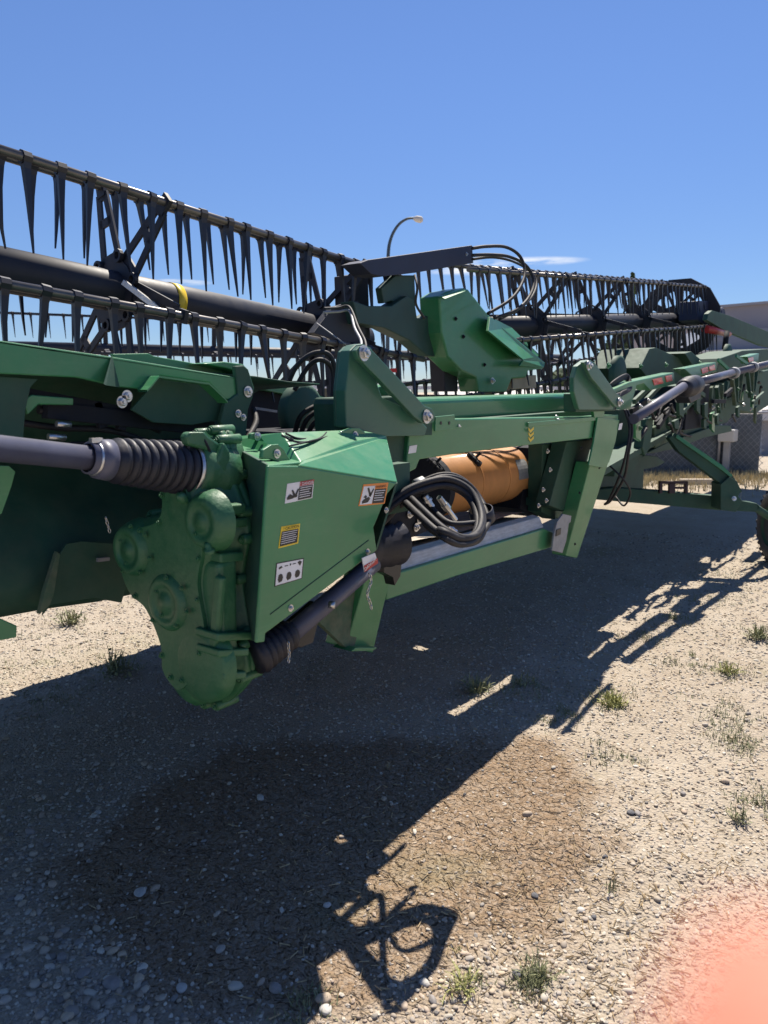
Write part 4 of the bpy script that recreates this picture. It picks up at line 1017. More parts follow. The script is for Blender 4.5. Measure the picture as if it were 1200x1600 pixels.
# hydraulic tangle by the second pivot
for k_ in range(6):
    r1, r2 = random.uniform(-5, 5), random.uniform(-5, 5)
    hose([(945 + r1, 620, 2.0), (960 + r2, 600 + r1, 1.95), (980, 590 + r2, 1.95), (984 + r1, 608, 1.9), (965 + r2, 620 + r1, 1.88), (960, 640, 1.86)], 0.009)
for k_ in range(5):
    r1 = random.uniform(-4, 4)
    hose([(976 + r1, 640, 1.85), (984 + r1, 670, 1.8), (978 + r1, 710, 1.8), (968 + r1 * 2, 745, 1.85), (952 + r1, 780, 1.95), (945, 788, 2.0)], 0.009)
hose([(953, 728, 1.9), (975, 750, 1.8), (985, 770, 1.8), (975, 790, 1.85), (962, 776, 1.95)], 0.007)
# underside mass of the right wing
def wing_under(pix, m_, y_, th, nm='wing_under_sheet'): return pl(nm, pix, m_, th, 0.008, Y=y_)
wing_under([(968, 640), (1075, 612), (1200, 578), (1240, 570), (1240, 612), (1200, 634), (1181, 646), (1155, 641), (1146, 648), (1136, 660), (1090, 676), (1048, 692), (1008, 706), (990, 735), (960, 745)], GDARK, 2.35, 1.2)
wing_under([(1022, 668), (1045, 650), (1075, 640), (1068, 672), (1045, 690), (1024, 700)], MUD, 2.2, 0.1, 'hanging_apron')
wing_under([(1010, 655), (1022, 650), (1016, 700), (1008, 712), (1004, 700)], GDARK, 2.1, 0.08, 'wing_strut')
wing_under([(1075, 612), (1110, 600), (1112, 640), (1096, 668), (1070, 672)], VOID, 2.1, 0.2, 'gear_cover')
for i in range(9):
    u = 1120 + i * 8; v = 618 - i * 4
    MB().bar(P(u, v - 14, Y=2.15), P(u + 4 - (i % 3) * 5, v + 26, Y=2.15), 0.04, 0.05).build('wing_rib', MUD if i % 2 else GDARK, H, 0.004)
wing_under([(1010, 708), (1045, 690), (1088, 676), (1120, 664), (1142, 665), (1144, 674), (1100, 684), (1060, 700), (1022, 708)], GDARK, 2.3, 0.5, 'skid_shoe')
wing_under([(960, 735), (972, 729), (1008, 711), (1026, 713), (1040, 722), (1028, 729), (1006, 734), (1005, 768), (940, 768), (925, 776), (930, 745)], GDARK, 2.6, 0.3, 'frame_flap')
cr = random.Random(4)
for i in range(80):
    u = cr.uniform(985, 1195); vmid = 655 - (u - 985) * 0.17; v = vmid + cr.uniform(-28, 22)
    y_ = cr.uniform(1.98, 2.22); a_ = P(u, v, Y=y_); kind = i % 4
    if kind == 0:
        MB().tube([a_, a_ + Vector((cr.uniform(-.1, .2), 0.02, cr.uniform(-.15, .05))), a_ + Vector((cr.uniform(.1, .5), 0.05, cr.uniform(-.25, .02)))], 0.012, 8).build('hydraulic_hose', HOSE, H)
    elif kind == 1:
        w_, h_ = cr.uniform(.05, .14), cr.uniform(.08, .22)
        MB().prism([a_, a_ + Vector((w_, 0, 0.02)), a_ + Vector((w_ * 1.3, 0, -h_)), a_ + Vector((w_ * .3, 0, -h_ * .8))], (0, 0.03, 0)).build('wing_bracket', cr.choice((GDARK, GREEN, MUD)), H, 0.003)
    elif kind == 2:
        MB().bar(a_, a_ + Vector((cr.uniform(.2, .7), 0.02, cr.uniform(-.1, .16))), 0.03, 0.04).build('wing_strut', cr.choice((GDARK, VOID)), H, 0.003)
    else:
        bolt(a_, NY, 0.016, H, cr.choice((STEEL, GCAST)))
# right drive shaft
def seg(a_, b_, r_, m_=SHAFT, nm='drive_shaft', y0=1.78, y1=1.78): return MB().tube([P(*a_, Y=y0), P(*b_, Y=y1)], r_, 20, False).build(nm, m_, H)
seg((990, 655), (1074, 600), 0.036)
seg((1086, 598), (1150, 581), 0.034)
seg((1150, 581), (1260, 553), 0.034)
bj = P(1083, 604, Y=1.78)
MB().lathe(P(1068, 607, Y=1.78), Vector((1, 0, 0.1)), [(0, 0.0001), (0, 0.06), (0.04, 0.075), (0.05, 0.066), (0.09, 0.08), (0.10, 0.07), (0.14, 0.085), (0.32, 0.08), (0.34, 0.05)], 24).build('bellows_boot', RUB, H)
wing_under([(1072, 612), (1094, 600), (1096, 622), (1080, 630)], RUB, 1.82, 0.12, 'boot_shield')
for u, v in ((1146, 583), (1176, 574)):
    MB().lathe(P(u, v, Y=1.78), (1, 0, 0.1), [(-0.04, 0.04), (-0.04, 0.055), (0.04, 0.055), (0.04, 0.04)], 20).build('shaft_collar', GALV, H)
for a_, b_ in (((1122, 562), (1145, 584)), ((1150, 556), (1178, 576))): MB().bar(P(*a_, Y=1.9), P(*b_, Y=1.82), 0.02, 0.03).build('shaft_hanger', GREEN, H)
# far reel arm with round dark disc and red cylinder
loft('lift_arm', [(1107, 490), (1113, 485), (1140, 493), (1215, 524), (1215, 545), (1190, 540), (1130, 515), (1105, 500)], GDARK, 2.7, 0.06)
MB().lathe(P(1130, 497, Y=2.8), (0, 1, 0), [(0, 0.0001), (0, 0.13), (0.02, 0.15), (0.1, 0.15), (0.1, 0.0001)], 24, False).build('reel_motor', NAVY, H)
seg((1102, 514), (1138, 521), 0.05, RED, 'red_cylinder', 2.75, 2.75)
seg((1136, 518), (1132, 545), 0.035, VOID, 'reel_cylinder', 2.6, 2.6)
# floor and cutterbar of centre and right wing (seen from below and casting the shade)
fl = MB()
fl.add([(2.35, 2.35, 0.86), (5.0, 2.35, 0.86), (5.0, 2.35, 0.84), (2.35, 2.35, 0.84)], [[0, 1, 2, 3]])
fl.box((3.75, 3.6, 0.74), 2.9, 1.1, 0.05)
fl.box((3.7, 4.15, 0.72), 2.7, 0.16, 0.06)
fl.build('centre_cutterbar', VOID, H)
MB().box((2.55, 3.1, 0.92), 0.62, 2.2, 0.05).build('light_block_floor', VOID, H)  # added slab stopping sun leaks between left wing and centre
MB().box((1.98, 2.0, 1.30), 0.66, 0.28, 0.32).build('light_block_back', GDARK, H)  # added box blocking sun behind the side shield
MB().box((2.0, 1.74, 1.30), 0.62, 0.24, 0.18).build('light_block_inner', GDARK, H)  # added box inside the shield, keeps sun off the ground below
MB().box((2.42, 2.3, 1.2), 0.45, 0.5, 0.5).build('light_block_hinge', VOID, H)  # added block filling the gap where sun came through
MB().box((2.30, 2.3, 1.46), 0.5, 0.5, 0.05).build('light_block_top', VOID, H)  # added plate above that block, also against sun leaks
rw = MB()
a_, b_ = Vector((5.0, 2.4, 0.98)), Vector((11.2, 2.4, 1.55))
a_ = Vector((4.45, 2.02, 0.93)); b_.y = 2.35; b_.z = 1.64
rw.prism([a_, b_, b_ + Vector((0, 2.15, -0.1)), a_ + Vector((0, 2.15, -0.1))], (0, 0, 0.05))
rw.build('wing_floor', GDARK, H)

# ---------------------------------------------------------------- transport axle, strut, wheel at the right
def pd(name, pix, d_, th, m_, bevel=0.006): 
    ex = Vector((FW.x, FW.y, 0)).normalized() * th
    return MB().prism([P(u, v, d=d_) for u, v in pix], ex).build(name, m_, H, bevel)
pd('transport_axle', [(924, 766), (960, 762), (1030, 767), (1120, 775), (1184, 787), (1184, 800), (1120, 797), (1030, 789), (924, 780)], 6.9, 0.12, GDARK)
pd('transport_strut', [(1045, 684), (1056, 677), (1130, 728), (1146, 744), (1160, 768), (1150, 776), (1128, 757), (1060, 705)], 6.7, 0.10, GDARK)
sb = pd('strut_edge', [(1058, 679), (1130, 728), (1145, 743), (1142, 746), (1126, 733), (1056, 684)], 6.68, 0.02, GREEN, 0.001)
pd('strut_foot', [(1126, 757), (1140, 745), (1152, 752), (1158, 766), (1154, 776), (1160, 783), (1150, 800), (1126, 797)], 6.66, 0.2, GDARK)
bolt(P(1147, 779, d=6.62), -FW, 0.014, H)
rk = MB()
for (a0, b0, a1, b1) in ((1031, 752, 1035, 771), (1031, 752, 1075, 756), (1071, 752, 1075, 771), (1046, 754, 1055, 771), (1055, 761, 1071, 764)):
    rk.prism([P(a0, b0, d=6.85), P(a1, b0, d=6.85), P(a1, b1, d=6.85), P(a0, b1, d=6.85)], Vector((0.02, 0.02, 0)))
rk.build('red_bracket', mat('dark_red_paint', (0.04, 0.016, 0.016), 0.5), H)
# tyre: axle is roughly along the view across the yard
wc = P(1226, 820, d=7.3); wc.z = 0.37
wax = Vector((math.sin(YAW - 0.5), -math.cos(YAW - 0.5), 0)); wax = Vector((0.55, -0.83, 0)).normalized()
pr = [(-0.12, 0.0001), (-0.12, 0.19), (-0.13, 0.22), (-0.135, 0.30), (-0.11, 0.345), (-0.07, 0.362), (0.07, 0.362), (0.11, 0.345), (0.135, 0.30), (0.13, 0.22), (0.12, 0.19), (0.12, 0.0001)]
wh = MB().lathe(wc, wax, pr, 40).build('transport_wheel', RUB, H)
tread = MB()
for k_ in range(30):
    a_ = 2 * math.pi * k_ / 30
    e = wax.cross(Vector((0, 0, 1))) * math.cos(a_) + Vector((0, 0, 1)) * math.sin(a_)
    t_ = wax.cross(e)
    for s_ in (-1, 1):
        tread.bar(wc + e * 0.362 + wax * s_ * 0.015 + t_ * 0.02, wc + e * 0.350 + wax * s_ * 0.115 - t_ * 0.012, 0.03, 0.028, up=e)
tread.build('tyre_tread', RUB, wh)
MB().lathe(wc, wax, [(0.125, 0.0001), (0.125, 0.06), (0.11, 0.07), (0.11, 0.15), (0.13, 0.19), (0.14, 0.195)], 28).build('rim', GDARK, wh)
MB().lathe(wc, -wax, [(0.125, 0.0001), (0.125, 0.06), (0.11, 0.07), (0.11, 0.15), (0.13, 0.19), (0.14, 0.195)], 28).build('rim', GDARK, wh)
MB().tube([P(1180, 793, d=6.95), wc], 0.035, 12, False).build('axle_stub', GDARK, H)

# ================================================================== BACKGROUND THINGS
# another header parked further off
H2p = P(300, 600, d=12); H2 = empty('combine_header', (H2p.x, H2p.y, 0), label='black header with a thin reel parked behind the green one', cat='combine header', group='combine headers parked in the yard')
def reel2(A, B, R, phs, step, sides=16):
    d_ = (B - A).normalized(); Ln = (B - A).length
    sy = Vector((0, 0, 1)).cross(d_).normalized(); sz = d_.cross(sy)
    MB().lathe(A, d_, [(0, 0.0001), (0, 0.09), (Ln, 0.09), (Ln, 0.0001)], 16).build('reel_tube', REELM, H2)
    for ph in phs:
        o_ = sy * R * math.cos(R_(ph)) + sz * R * math.sin(R_(ph))
        bt = MB().bar(A + o_, B + o_, 0.035, 0.035).build('reel_bat', REELM, H2)
        tv, tf = [], []
        for i in range(int(Ln / step)):
            p_ = A + o_ + d_ * (i * step + random.uniform(-.02, .02)); b0 = len(tv)
            tv += [Vector(q_) + p_ for q_ in TV]; tf += [[j + b0 for j in f_] for f_ in TF]
        t_ = MB().add(tv, tf).build('tine_row', PLAST, bt); t_['kind'] = 'stuff'
    for s_ in np.arange(0.8, Ln, 1.7):
        am = MB()
        for ph in phs:
            o_ = sy * R * math.cos(R_(ph)) + sz * R * math.sin(R_(ph)); am.bar(A + d_ * s_, A + d_ * s_ + o_, 0.03, 0.07, up=d_)
        am.build('reel_arm', REELM, H2)
A2, B2 = P(-120, 546, d=11.0), P(880, 556, d=15.5)
A2.z = B2.z = (A2.z + B2.z) / 2
reel2(A2, B2, 0.5, (100, 190, 280, 10), 0.24)
d2 = (B2 - A2).normalized(); s2 = Vector((0, 0, 1)).cross(d2).normalized()
bmz = 1.70
def fr2(z_, hgt, m_, nm, y_=0.7, th=0.1):
    a_ = A2 + s2 * -y_; b_ = B2 + s2 * -y_; a_.z = b_.z = z_
    MB().bar(a_, b_, th, hgt).build(nm, m_, H2)
fr2(1.72, 0.06, WHITE, 'pale_rail'); fr2(1.40, 0.40, VOID, 'frame_panel'); fr2(1.05, 0.06, WHITE, 'pale_rail', 0.75); fr2(0.75, 0.3, VOID, 'frame_panel')
pr_ = P(612, 580, d=12.0)
MB().bar(P(600, 580, d=12.6), P(624, 578, d=12.7), 0.03, 0.07).build('red_marking', RED, H2)
for s_ in (1, 4, 7):
    p_ = A2 + d2 * s_; MB().box((p_.x, p_.y, 0.35), 0.2, 0.2, 0.7).build('stand_leg', VOID, H2)

# distant low sheds, tree line
FARW = mat('far_pale_shed_wall', (0.55, 0.53, 0.50), 0.8, 0, 0.06, 0.5)
GREYW = mat('far_grey_shed_wall', (0.24, 0.24, 0.27), 0.8, 0, 0.08, 0.5)
ROOF = mat('far_grey_roof', (0.34, 0.31, 0.31), 0.7, 0, 0.06, 0.4, 0, 60, 0, 0.1)
def shed(u0, u1, vtop, dist, dep, roof_h, wm, rm, label, name='shed', ribs=6, doors=2):
    a_, b_ = P(u0, 640, d=dist), P(u1, 640, d=dist); a_.z = b_.z = 0
    top = P((u0 + u1) / 2, vtop, d=dist).z
    dv = (b_ - a_).normalized(); nv_ = Vector((-dv.y, dv.x, 0));
    if nv_.dot(FW) < 0: nv_ = -nv_
    hw = top - roof_h
    r_ = empty(name, (a_ + b_) / 2, label=label, cat='building')
    MB().prism([a_, b_, b_ + nv_ * dep, a_ + nv_ * dep], (0, 0, hw)).build('wall', wm, r_)
    m_ = (nv_ * dep / 2) + Vector((0, 0, top))
    e_ = 0.4
    MB().prism([a_ - dv * e_ - nv_ * e_ + Vector((0, 0, hw - 0.05)), a_ - dv * e_ + m_, a_ - dv * e_ + nv_ * (dep + e_) + Vector((0, 0, hw - 0.05))], dv * ((b_ - a_).length + 2 * e_)).build('roof', rm, r_)
    Lw = (b_ - a_).length
    for i in range(doors):
        c_ = a_ + dv * Lw * (i + 0.7) / (doors + 0.4)
        MB().prism([c_ - nv_ * 0.05, c_ + dv * 2.8 - nv_ * 0.05, c_ + dv * 2.8 - nv_ * 0.05 + Vector((0, 0, hw * 0.7)), c_ - nv_ * 0.05 + Vector((0, 0, hw * 0.7))], nv_ * 0.08).build('door', GREYW, r_)
    for i in range(ribs):
        c_ = a_ + dv * Lw * (i + 0.5) / ribs - nv_ * 0.03
        MB().prism([c_, c_ + dv * 0.06, c_ + dv * 0.06 + Vector((0, 0, hw)), c_ + Vector((0, 0, hw))], nv_ * 0.04).build('wall_rib', wm, r_)
    return r_
shed(690, 880, 600, 120, 14, 1.6, FARW, FARW, 'long low white shed far beyond the reel, in the middle')
shed(330, 560, 604, 150, 14, 1.5, FARW, ROOF, 'distant pale shed seen between the left reel tines')
# big grey-tan workshop on the right: flat parapet wall above a lower lean-to
bd = 34.0
wsh = empty('workshop', P(1180, 640, d=bd) * 1.0, label='large taupe workshop with lower grey lean-to behind the right end of the header', cat='building')
wsh.location.z = 0; WL[wsh].z = 0
TAUPE = mat('taupe_cladding', (0.33, 0.29, 0.29), 0.8, 0, 0.05, 0.6)
BLUEG = mat('blue_grey_cladding', (0.19, 0.21, 0.26), 0.6, 0, 0.05, 0.6)
def wallq(name, pix, dist, m_, parent, th=0.4):
    ex = Vector((FW.x, FW.y, 0)).normalized() * th
    return MB().prism([P(u, v, d=dist) for u, v in pix], ex).build(name, m_, parent, 0)
wallq('upper_wall', [(1112, 480), (1120, 478), (1330, 461), (1330, 640), (1112, 640)], bd + 3, TAUPE, wsh, 12)
wallq('parapet_cap', [(1111, 479), (1120, 477), (1331, 459), (1331, 463), (1120, 481), (1111, 482)], bd + 2.8, ROOF, wsh, 0.3)
wallq('lean_to_wall', [(1075, 549), (1108, 514), (1330, 510), (1330, 645), (1075, 645)], bd, BLUEG, wsh, 2.5)
wallq('lean_to_eave', [(1072, 548), (1330, 541), (1330, 544), (1072, 552)], bd - 0.3, FARW, wsh, 0.5)
wallq('window', [(1112, 528), (1128, 527), (1128, 533), (1112, 534)], bd - 0.05, GREYW, wsh, 0.1)
# privacy fence: chain link over slats, with posts
fd = 21.5
FENB = mat('dark_privacy_slat', (0.10, 0.12, 0.145), 0.6, 0, 0.15, 6)
FENP = mat('fence_post_steel', (0.36, 0.36, 0.38), 0.5, 0.4)
FENW = mat('chain_link_wire', (0.20, 0.22, 0.26), 0.45, 0.5)
fa, fb = P(930, 741, Z=0), P(1190, 741, Z=0)
fdv = (fb - fa).normalized(); fnv = Vector((0, 0, 1)).cross(fdv)
if fnv.dot(FW) > 0: fnv = -fnv
fh = P(1100, 644, d=(((fa + fb) / 2) - CAM).dot(FW)).z
fence = empty('chain_link_fence', (fa + fb) / 2, label='chain link fence with dark privacy slats behind the transport axle', cat='fence')
fL = (fb - fa).length
for i in range(int(fL / 0.075)):
    c_ = fa + fdv * i * 0.075
    MB().prism([c_, c_ + fdv * 0.0725, c_ + fdv * 0.0725 + Vector((0, 0, fh - 0.03)), c_ + Vector((0, 0, fh - 0.03))], fnv * -0.012).build('slat', FENB, fence)
wire = MB()
for i in range(-int(fh / 0.13), int(fL / 0.13)):
    for sg in (0, 1):
        x0_ = i * 0.13; xs0, xs1 = max(x0_, 0), min(x0_ + fh, fL)
        if xs1 <= xs0: continue
        z0_, z1_ = xs0 - x0_, xs1 - x0_
        if sg: z0_, z1_ = fh - z0_, fh - z1_
        wire.bar(fa + fdv * xs0 + fnv * 0.02 + Vector((0, 0, z0_)), fa + fdv * xs1 + fnv * 0.02 + Vector((0, 0, z1_)), 0.008, 0.008, up=fnv)
wo_ = wire.build('chain_link_mesh', FENW, fence); wo_['kind'] = 'stuff'
for s_ in np.arange(0, fL + 0.1, 2.45): MB().tube([fa + fdv * s_ + fnv * 0.05, fa + fdv * s_ + fnv * 0.05 + Vector((0, 0, fh + 0.05))], 0.03, 10, False).build('fence_post', FENP, fence)
MB().tube([fa + fnv * 0.05 + Vector((0, 0, fh)), fb + fnv * 0.05 + Vector((0, 0, fh))], 0.022, 8, False).build('top_rail', FENP, fence)
# pale cabinet at the right end of the fence
pc = P(1200, 745, Z=0); cab = empty('utility_shed', pc, label='pale grey utility cabin with overhanging eave at the right end of the fence', cat='cabin')
CABW = mat('cabin_grey_panel', (0.30, 0.29, 0.30), 0.7, 0, 0.05, 2)
wallq('cabin_wall', [(1186, 655), (1260, 655), (1260, 741), (1186, 741)], 20.3, CABW, cab, 2.0)
wallq('cabin_corner_post', [(1185, 655), (1190, 655), (1190, 742), (1185, 742)], 20.2, FENP, cab, 0.2)
wallq('cabin_roof', [(1183, 650), (1192, 640), (1265, 636), (1265, 657), (1183, 657)], 20.0, FARW, cab, 2.6)
# white post with box
pw = P(1133, 742, Z=0); post = empty('meter_post', pw, label='white post with a small box on top standing before the fence', cat='post')
ht = P(1133, 686, d=(pw - CAM).dot(FW)).z
MB().box(pw + Vector((0, 0, ht / 2)), 0.12, 0.12, ht).build('post', FENP, post, 0.01)
MB().box(pw + Vector((0, 0, ht + 0.08)), 0.36, 0.3, 0.24).build('box', FARW, post, 0.02)
# street lamp
lp = P(607, 612, d=36); lp.z = 0
lamp = empty('street_lamp', lp, label='tall curved street lamp rising behind the reel lift arm', cat='street lamp')
LAMPM = mat('weathered_lamp_steel', (0.07, 0.09, 0.10), 0.5, 0.3)
arc = [P(605, 600, d=36), P(606, 470, d=36), P(606.5, 400, d=36), P(611, 372, d=36), P(622, 352, d=36), P(636, 342, d=36), P(650, 341, d=36)]
arc[0].z = 0
sp_ = spline(arc, 6); MB().tube(sp_, [0.10 - 0.05 * i / (len(sp_) - 1) for i in range(len(sp_))], 10, False).build('pole', LAMPM, lamp)
a_, b_ = P(646, 341, d=36), P(661, 344, d=36)
MB().tube([a_, a_.lerp(b_, 0.3), a_.lerp(b_, 0.8), b_], [0.07, 0.15, 0.16, 0.06], 10, False).build('lamp_head', FARW, lamp)
# timbers on the ground
PALEW = mat('weathered_timber', (0.50, 0.43, 0.34), 0.8, 0, 0.25, 12, 0.2, 60, streak=(1, 6, 6))
def timber(p0, p1, w_, h_, label, nm='timber'):
    a_, b_ = P(*p0, Z=0), P(*p1, Z=0); a_.z = b_.z = h_ / 2
    o_ = MB().bar(a_, b_, w_, h_).build(nm, PALEW, None, 0.006); tag(o_, label, 'plank'); return o_
timber((1062, 757), (1112, 757), 0.10, 0.10, 'pale plank lying flat on the dry grass before the fence')
# tiny spire of a spruce above the right reel and bushes beyond
LEAF = mat('dark_foliage', (0.045, 0.075, 0.03), 0.8, 0, 0.4, 3)
BARK = mat('bark', (0.12, 0.09, 0.06), 0.9)
def tree(u, vtop, dist, wid, label, shape='spire', n=900, seed=1):
    g_ = np.random.default_rng(seed); b0 = P(u, 640, d=dist); b0.z = 0; h_ = P(u, vtop, d=dist).z
    r_ = empty('tree', b0, label=label, cat='tree', group='trees beyond the yard')
    MB().tube([b0, b0 + Vector((0, 0, h_ * 0.97))], [0.03 * h_ * 0.5, 0.01], 8, False).build('trunk', BARK, r_)
    mb_ = MB()
    for i in range(n):
        t_ = g_.random() ** 0.8
        z_ = h_ * (0.12 + 0.88 * t_)
        lay = 0.75 + 0.25 * math.sin(t_ * 46)
        rr = (wid * (1 - t_) ** 0.85 * lay if shape == 'spire' else wid * math.sqrt(max(0.02, 1 - (2 * t_ - 0.95) ** 2)) * (0.75 + 0.3 * math.sin(7 * t_ + i % 5)))
        a_ = g_.uniform(0, 6.28); q_ = rr * math.sqrt(g_.random()) + 0.05
        c_ = b0 + Vector((q_ * math.cos(a_), q_ * math.sin(a_), z_)); s_ = wid * g_.uniform(0.05, 0.13)
        d1 = Vector(g_.normal(0, 1, 3)).normalized() * s_; d2_ = Vector(g_.normal(0, 1, 3)).normalized() * s_
        mb_.add([c_ - d1, c_ + d2_, c_ + d1, c_ - d2_], [[0, 1, 2, 3]])
    mb_.build('crown', LEAF, r_)
tree(978, 432, 60, 1.3, 'spruce whose tip pokes above the right reel', 'spire', 1600, 2)
tree(905, 575, 90, 5.0, 'round broadleaf tree low beyond the right reel', 'round', 1200, 3)
tree(985, 515, 85, 4.5, 'dark broadleaf tree seen through the right reel end', 'round', 1500, 4)
tree(1040, 540, 80, 3.5, 'smaller broadleaf tree beside the reel end disc', 'round', 1000, 5)
tree(195, 578, 110, 2.0, 'small spire tree seen between left tines', 'spire', 500, 6)
# dry grass strip before the fence (uncountable)
g = np.random.default_rng(5)
def blades(n, xs_, ys_, h0, h1, w_, lean=0.5):
    a = g.uniform(0, 2 * np.pi, n); hh = g.uniform(h0, h1, n); ln_ = g.uniform(0, lean, n) * hh
    z0 = ground_z(xs_, ys_)
    b0 = np.stack([xs_ - np.cos(a) * w_, ys_ - np.sin(a) * w_, z0], 1); b1 = np.stack([xs_ + np.cos(a) * w_, ys_ + np.sin(a) * w_, z0], 1)
    tp = np.stack([xs_ - np.sin(a) * ln_, ys_ + np.cos(a) * ln_, z0 + hh], 1)
    return np.stack([b0, b1, tp], 1).reshape(-1, 3), np.arange(n * 3).reshape(-1, 3)
n = 26000
s_ = g.uniform(-14, 14, n); t_ = np.abs(g.normal(0, 1.1, n))
fc = (fa + fb) / 2
xs_ = fc.x + fdv.x * s_ + fnv.x * (t_ + 0.05); ys_ = fc.y + fdv.y * s_ + fnv.y * (t_ + 0.05)
co, F = blades(n, xs_, ys_, 0.04, 0.17, 0.012)
DRY = mat('dry_grass_blade', (0.46, 0.39, 0.23), 0.8, 0, 0.35, 3)
me = np_mesh('dry_grass', co, F, False); me.materials.append(DRY)
o = bpy.data.objects.new('dry_grass', me); col.objects.link(o); o['kind'] = 'stuff'
# scattered ground cover sprigs
gc_px = [(1190, 1000, .22), (1140, 1050, .14), (955, 1100, .16), (1050, 975, .14), (1100, 940, .2), (830, 1085, .14), (745, 1085, .15), (20, 1050, .25), (180, 1045, .25), (100, 980, .3), (150, 1010, .25), (830, 1535, .04), (730, 1550, .035), (1150, 1160, .12), (1180, 1250, .10), (1060, 1040, .12), (1000, 1000, .14), (880, 1130, .10), (1120, 900, .25), (1190, 930, .3), (60, 1100, .2), (960, 1180, .1), (480, 1590, .08), (1130, 1120, .15)]
n = 15000
uu = g.normal(0, 1, (n, 2)); cen = g.integers(0, len(gc_px), n); pw_ = [P(u, v, Z=0) for u, v, r_ in gc_px]
cx_ = np.array([p.x for p in pw_]); cy_ = np.array([p.y for p in pw_]); cr_ = np.array([r_ for *_, r_ in gc_px])
xs_ = cx_[cen] + uu[:, 0] * cr_[cen] * 0.8; ys_ = cy_[cen] + uu[:, 1] * cr_[cen] * 0.6
kp = g.random(n) < np.clip(hnoise(xs_ * 14, ys_ * 14, 31) * 1.8 - 0.5, 0, 1); xs_, ys_ = xs_[kp], ys_[kp]; n = len(xs_)
co, F = blades(n, xs_, ys_, 0.006, 0.032, 0.0022, 1.3)
WEED = mat('weed_leaf', (0.20, 0.21, 0.11), 0.8, 0, 0.35, 20)
me = np_mesh('ground_cover', co, F, False); me.materials.append(WEED)
o = bpy.data.objects.new('ground_cover', me); col.objects.link(o); o['kind'] = 'stuff'

# weeds one can point to
def weed(u, v, s_, n, label, seed, m_=None, up_=1.0):
    g_ = np.random.default_rng(seed); b0 = P(u, v, Z=0); b0.z = float(ground_z(b0.x, b0.y))
    mb_ = MB()
    for i in range(n):
        a_ = g_.uniform(0, 6.28); ln_ = s_ * g_.uniform(0.4, 1); tilt = g_.uniform(0.1, 1.2) / up_
        d_ = Vector((math.cos(a_) * math.sin(tilt), math.sin(a_) * math.sin(tilt), math.cos(tilt))); sd_ = Vector((-math.sin(a_), math.cos(a_), 0)) * s_ * 0.02
        st = b0 + Vector((g_.normal(0, s_ * 0.18), g_.normal(0, s_ * 0.18), 0)); mid = st + d_ * ln_ * 0.55; tip = st + d_ * ln_ + Vector((0, 0, -ln_ * 0.15))
        mb_.add([st - sd_ * .6, st + sd_ * .6, mid + sd_, mid - sd_, tip], [[0, 1, 2, 3], [3, 2, 4]])
        if i % 2 == 0:      # side leaflets
            for k_ in range(3):
                p_ = st.lerp(tip, 0.3 + 0.2 * k_); e = Vector(g_.normal(0, 1, 3)).normalized() * s_ * 0.13; e2 = Vector(g_.normal(0, 1, 3)).normalized() * s_ * 0.05
                mb_.add([p_, p_ + e * .5 + e2, p_ + e, p_ + e * .5 - e2], [[0, 1, 2, 3]])
    o_ = mb_.build('weed', m_ or WEED, None); tag(o_, label, 'weed', 'weeds growing on the gravel'); return o_
WEEDY = mat('yellow_green_weed', (0.28, 0.28, 0.10), 0.8, 0, 0.3, 30)
weed(958, 1108, 0.13, 90, 'largest bushy weed tuft right of the shadow edge', 1, WEEDY)
weed(1138, 1055, 0.12, 60, 'wide weed tuft near the right edge above the others', 2, WEEDY)
weed(1055, 972, 0.10, 40, 'small weed close to the shadow edge of the right wing', 3)
weed(1185, 1000, 0.16, 70, 'grey green weed patch at the right edge of the picture', 4)
weed(745, 1085, 0.16, 60, 'leafy weed standing in the narrow sunlit slit of the shadow', 5)
weed(815, 1078, 0.13, 26, 'thin weed at the right tip of the sunlit slit', 6)
weed(1155, 1275, 0.09, 40, 'dark spindly weed on gravel at the right, below the middle', 7)
weed(955, 1390, 0.07, 16, 'single upright weed stalk on the brown dirt patch', 8, None, 3)
weed(720, 1545, 0.09, 46, 'yellowish weed with dark stalks at the bottom of the picture', 9, WEEDY)
weed(840, 1525, 0.08, 34, 'grey weed among pebbles at the bottom right of the brown patch', 10)
weed(720, 1490, 0.04, 10, 'tiny bright green sprout inside the loop shadow', 11, WEEDY)
weed(180, 1050, 0.20, 70, 'low weed patch in the sun under the gear case', 12)
weed(110, 975, 0.18, 60, 'pale weed patch in the sun behind the gear case', 13)
weed(1080, 1030, 0.07, 26, 'small weed between the two wide tufts on the right', 14)
weed(608, 1200, 0.05, 8, 'dry stalk standing in the dark shadow', 15, STRAW, 3)
weed(1172, 1170, 0.06, 18, 'thin dark sprig above the spindly right hand weed', 16)

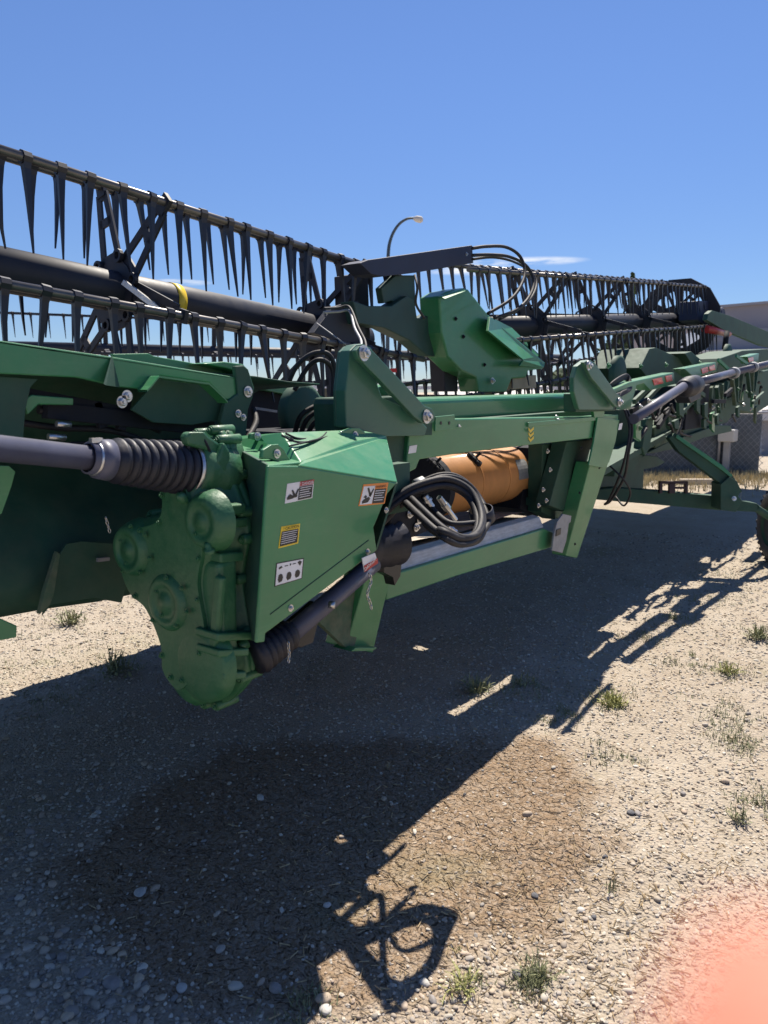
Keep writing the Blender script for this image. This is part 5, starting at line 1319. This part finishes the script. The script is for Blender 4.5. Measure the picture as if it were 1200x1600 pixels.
# stones one can point to
def stone(u, v, r_, colr, label, seed, flat=0.6):
    g_ = np.random.default_rng(seed); bm = bmesh.new(); bmesh.ops.create_icosphere(bm, subdivisions=3, radius=1)
    sx, sy = g_.uniform(0.9, 1.3), g_.uniform(0.75, 1.0); ph = g_.uniform(0, 6, 3)
    for v_ in bm.verts:
        k_ = 1 + 0.10 * math.sin(v_.co.x * 2.3 + ph[0]) + 0.08 * math.sin(v_.co.y * 3.1 + ph[1]) + 0.06 * math.sin(v_.co.z * 4 + ph[2])
        v_.co = Vector((v_.co.x * sx, v_.co.y * sy, v_.co.z * flat)) * k_ * r_
    me = bpy.data.meshes.new('stone'); bm.to_mesh(me); bm.free(); me.polygons.foreach_set('use_smooth', [True] * len(me.polygons))
    me.materials.append(colr); b0 = P(u, v, Z=0)
    o_ = bpy.data.objects.new('stone', me); col.objects.link(o_); o_.location = (b0.x, b0.y, float(ground_z(b0.x, b0.y)) + r_ * flat * 0.55); o_.rotation_euler = (0, 0, g_.uniform(0, 6))
    tag(o_, label, 'stone', 'loose stones on the gravel')
SP = mat('pale_grey_stone', (0.45, 0.43, 0.40), 0.8, 0, 0.15, 60, 0.2, 200)
SG = mat('mid_grey_stone', (0.24, 0.22, 0.21), 0.8, 0, 0.2, 60, 0.2, 200)
SD = mat('dark_grey_stone', (0.10, 0.10, 0.11), 0.8, 0, 0.2, 60, 0.2, 200)
ST = mat('tan_stone', (0.36, 0.29, 0.22), 0.8, 0, 0.2, 60, 0.2, 200)
for i, (u, v, r_, m_, lb__) in enumerate([
    (218, 1391, 0.019, SP, 'palest lone stone in the middle of the dark shadow'),
    (407, 1247, 0.017, SP, 'small pale stone high in the dark shadow below the gear case'),
    (512, 1411, 0.012, SP, 'pale stone in shadow just left of the sunlit patch'),
    (505, 1561, 0.021, ST, 'tan stone resting above a paler one at the bottom'),
    (510, 1577, 0.018, SP, 'pale flat stone under the tan one at the bottom'),
    (430, 1543, 0.017, SG, 'pointed grey stone near the diagonal shadow edge'),
    (664, 1537, 0.015, SP, 'pale stone touching the bottom of the loop shadow'),
    (676, 1566, 0.013, SG, 'grey egg shaped stone below the loop shadow'),
    (808, 1527, 0.016, SD, 'dark stone amid pale pebbles at the bottom'),
    (836, 1397, 0.012, SD, 'dark stone on the brown dirt patch'),
    (928, 1429, 0.011, SD, 'small dark stone below the brown patch at its right'),
    (908, 1418, 0.013, SP, 'pale stone beside the small dark one'),
    (824, 1273, 0.017, ST, 'oblong tan stone at the top of the brown patch'),
    (985, 1275, 0.014, SD, 'dark stone touching a light grey stone on the right'),
    (996, 1277, 0.014, SG, 'light grey stone touching a dark stone on the right'),
    (1067, 1243, 0.013, SG, 'blue grey stone alone on pale gravel'),
    (1132, 1222, 0.015, ST, 'rounded tan stone on pale gravel far right'),
    (945, 1340, 0.011, SD, 'black stone at the right border of the brown patch'),
    (284, 1540, 0.016, SP, 'bright pebble near the bottom left in shadow'),
    (175, 1534, 0.026, SG, 'broad grey stone at the bottom left'),
    (96, 1492, 0.016, SG, 'rounded grey stone at lower left among pebbles'),
    (130, 1520, 0.020, SG, 'long grey stone in the lower left corner area'),
    (48, 1302, 0.018, SG, 'flat grey stone at the left edge of the shadow'),
    (153, 1267, 0.014, SP, 'pale stone left of the dark shadow core')]):
    stone(u, v, r_, m_, lb__, 50 + i)

# ---------------------------------------------------------------- the photographer's fingertip close to the lens
skin = bpy.data.materials.new('finger_skin'); skin.use_nodes = True
ts = skin.node_tree; bs = ts.nodes['Principled BSDF']
bs.inputs['Base Color'].default_value = (0.80, 0.48, 0.38, 1); bs.inputs['Roughness'].default_value = 0.5
tr_ = ts.nodes.new('ShaderNodeBsdfTranslucent'); tr_.inputs[0].default_value = (0.95, 0.58, 0.47, 1)
ms = ts.nodes.new('ShaderNodeMixShader'); ms.inputs[0].default_value = 0.75
ts.links.new(bs.outputs[0], ms.inputs[1]); ts.links.new(tr_.outputs[0], ms.inputs[2]); ts.links.new(ms.outputs[0], ts.nodes['Material Output'].inputs[0])
tip = P(1085, 1520, d=0.031); d0 = (RT * 0.72 - UP * 0.62 - FW * 0.32).normalized()
fpts = [tip + d0 * s_ for s_ in (-0.0002, 0.0015, 0.004, 0.008, 0.014, 0.024, 0.032, 0.045)]
fp2 = fpts[-1] + (d0 + UP * -0.5).normalized() * 0.022
fg = MB().tube(fpts + [fp2], [0.0008, 0.0042, 0.0062, 0.0075, 0.0080, 0.0078, 0.0086, 0.0085, 0.0090], 24, False).build('person', skin, None)
tag(fg, 'blurred pink fingertip of the person taking the picture, lower right corner', 'finger')
nl = tip + d0 * 0.008 + (FW * 0.8 + UP * 0.2).normalized() * 0.0072
MB().box(nl, 0.007, 0.007, 0.0006).build('fingernail', skin, fg)
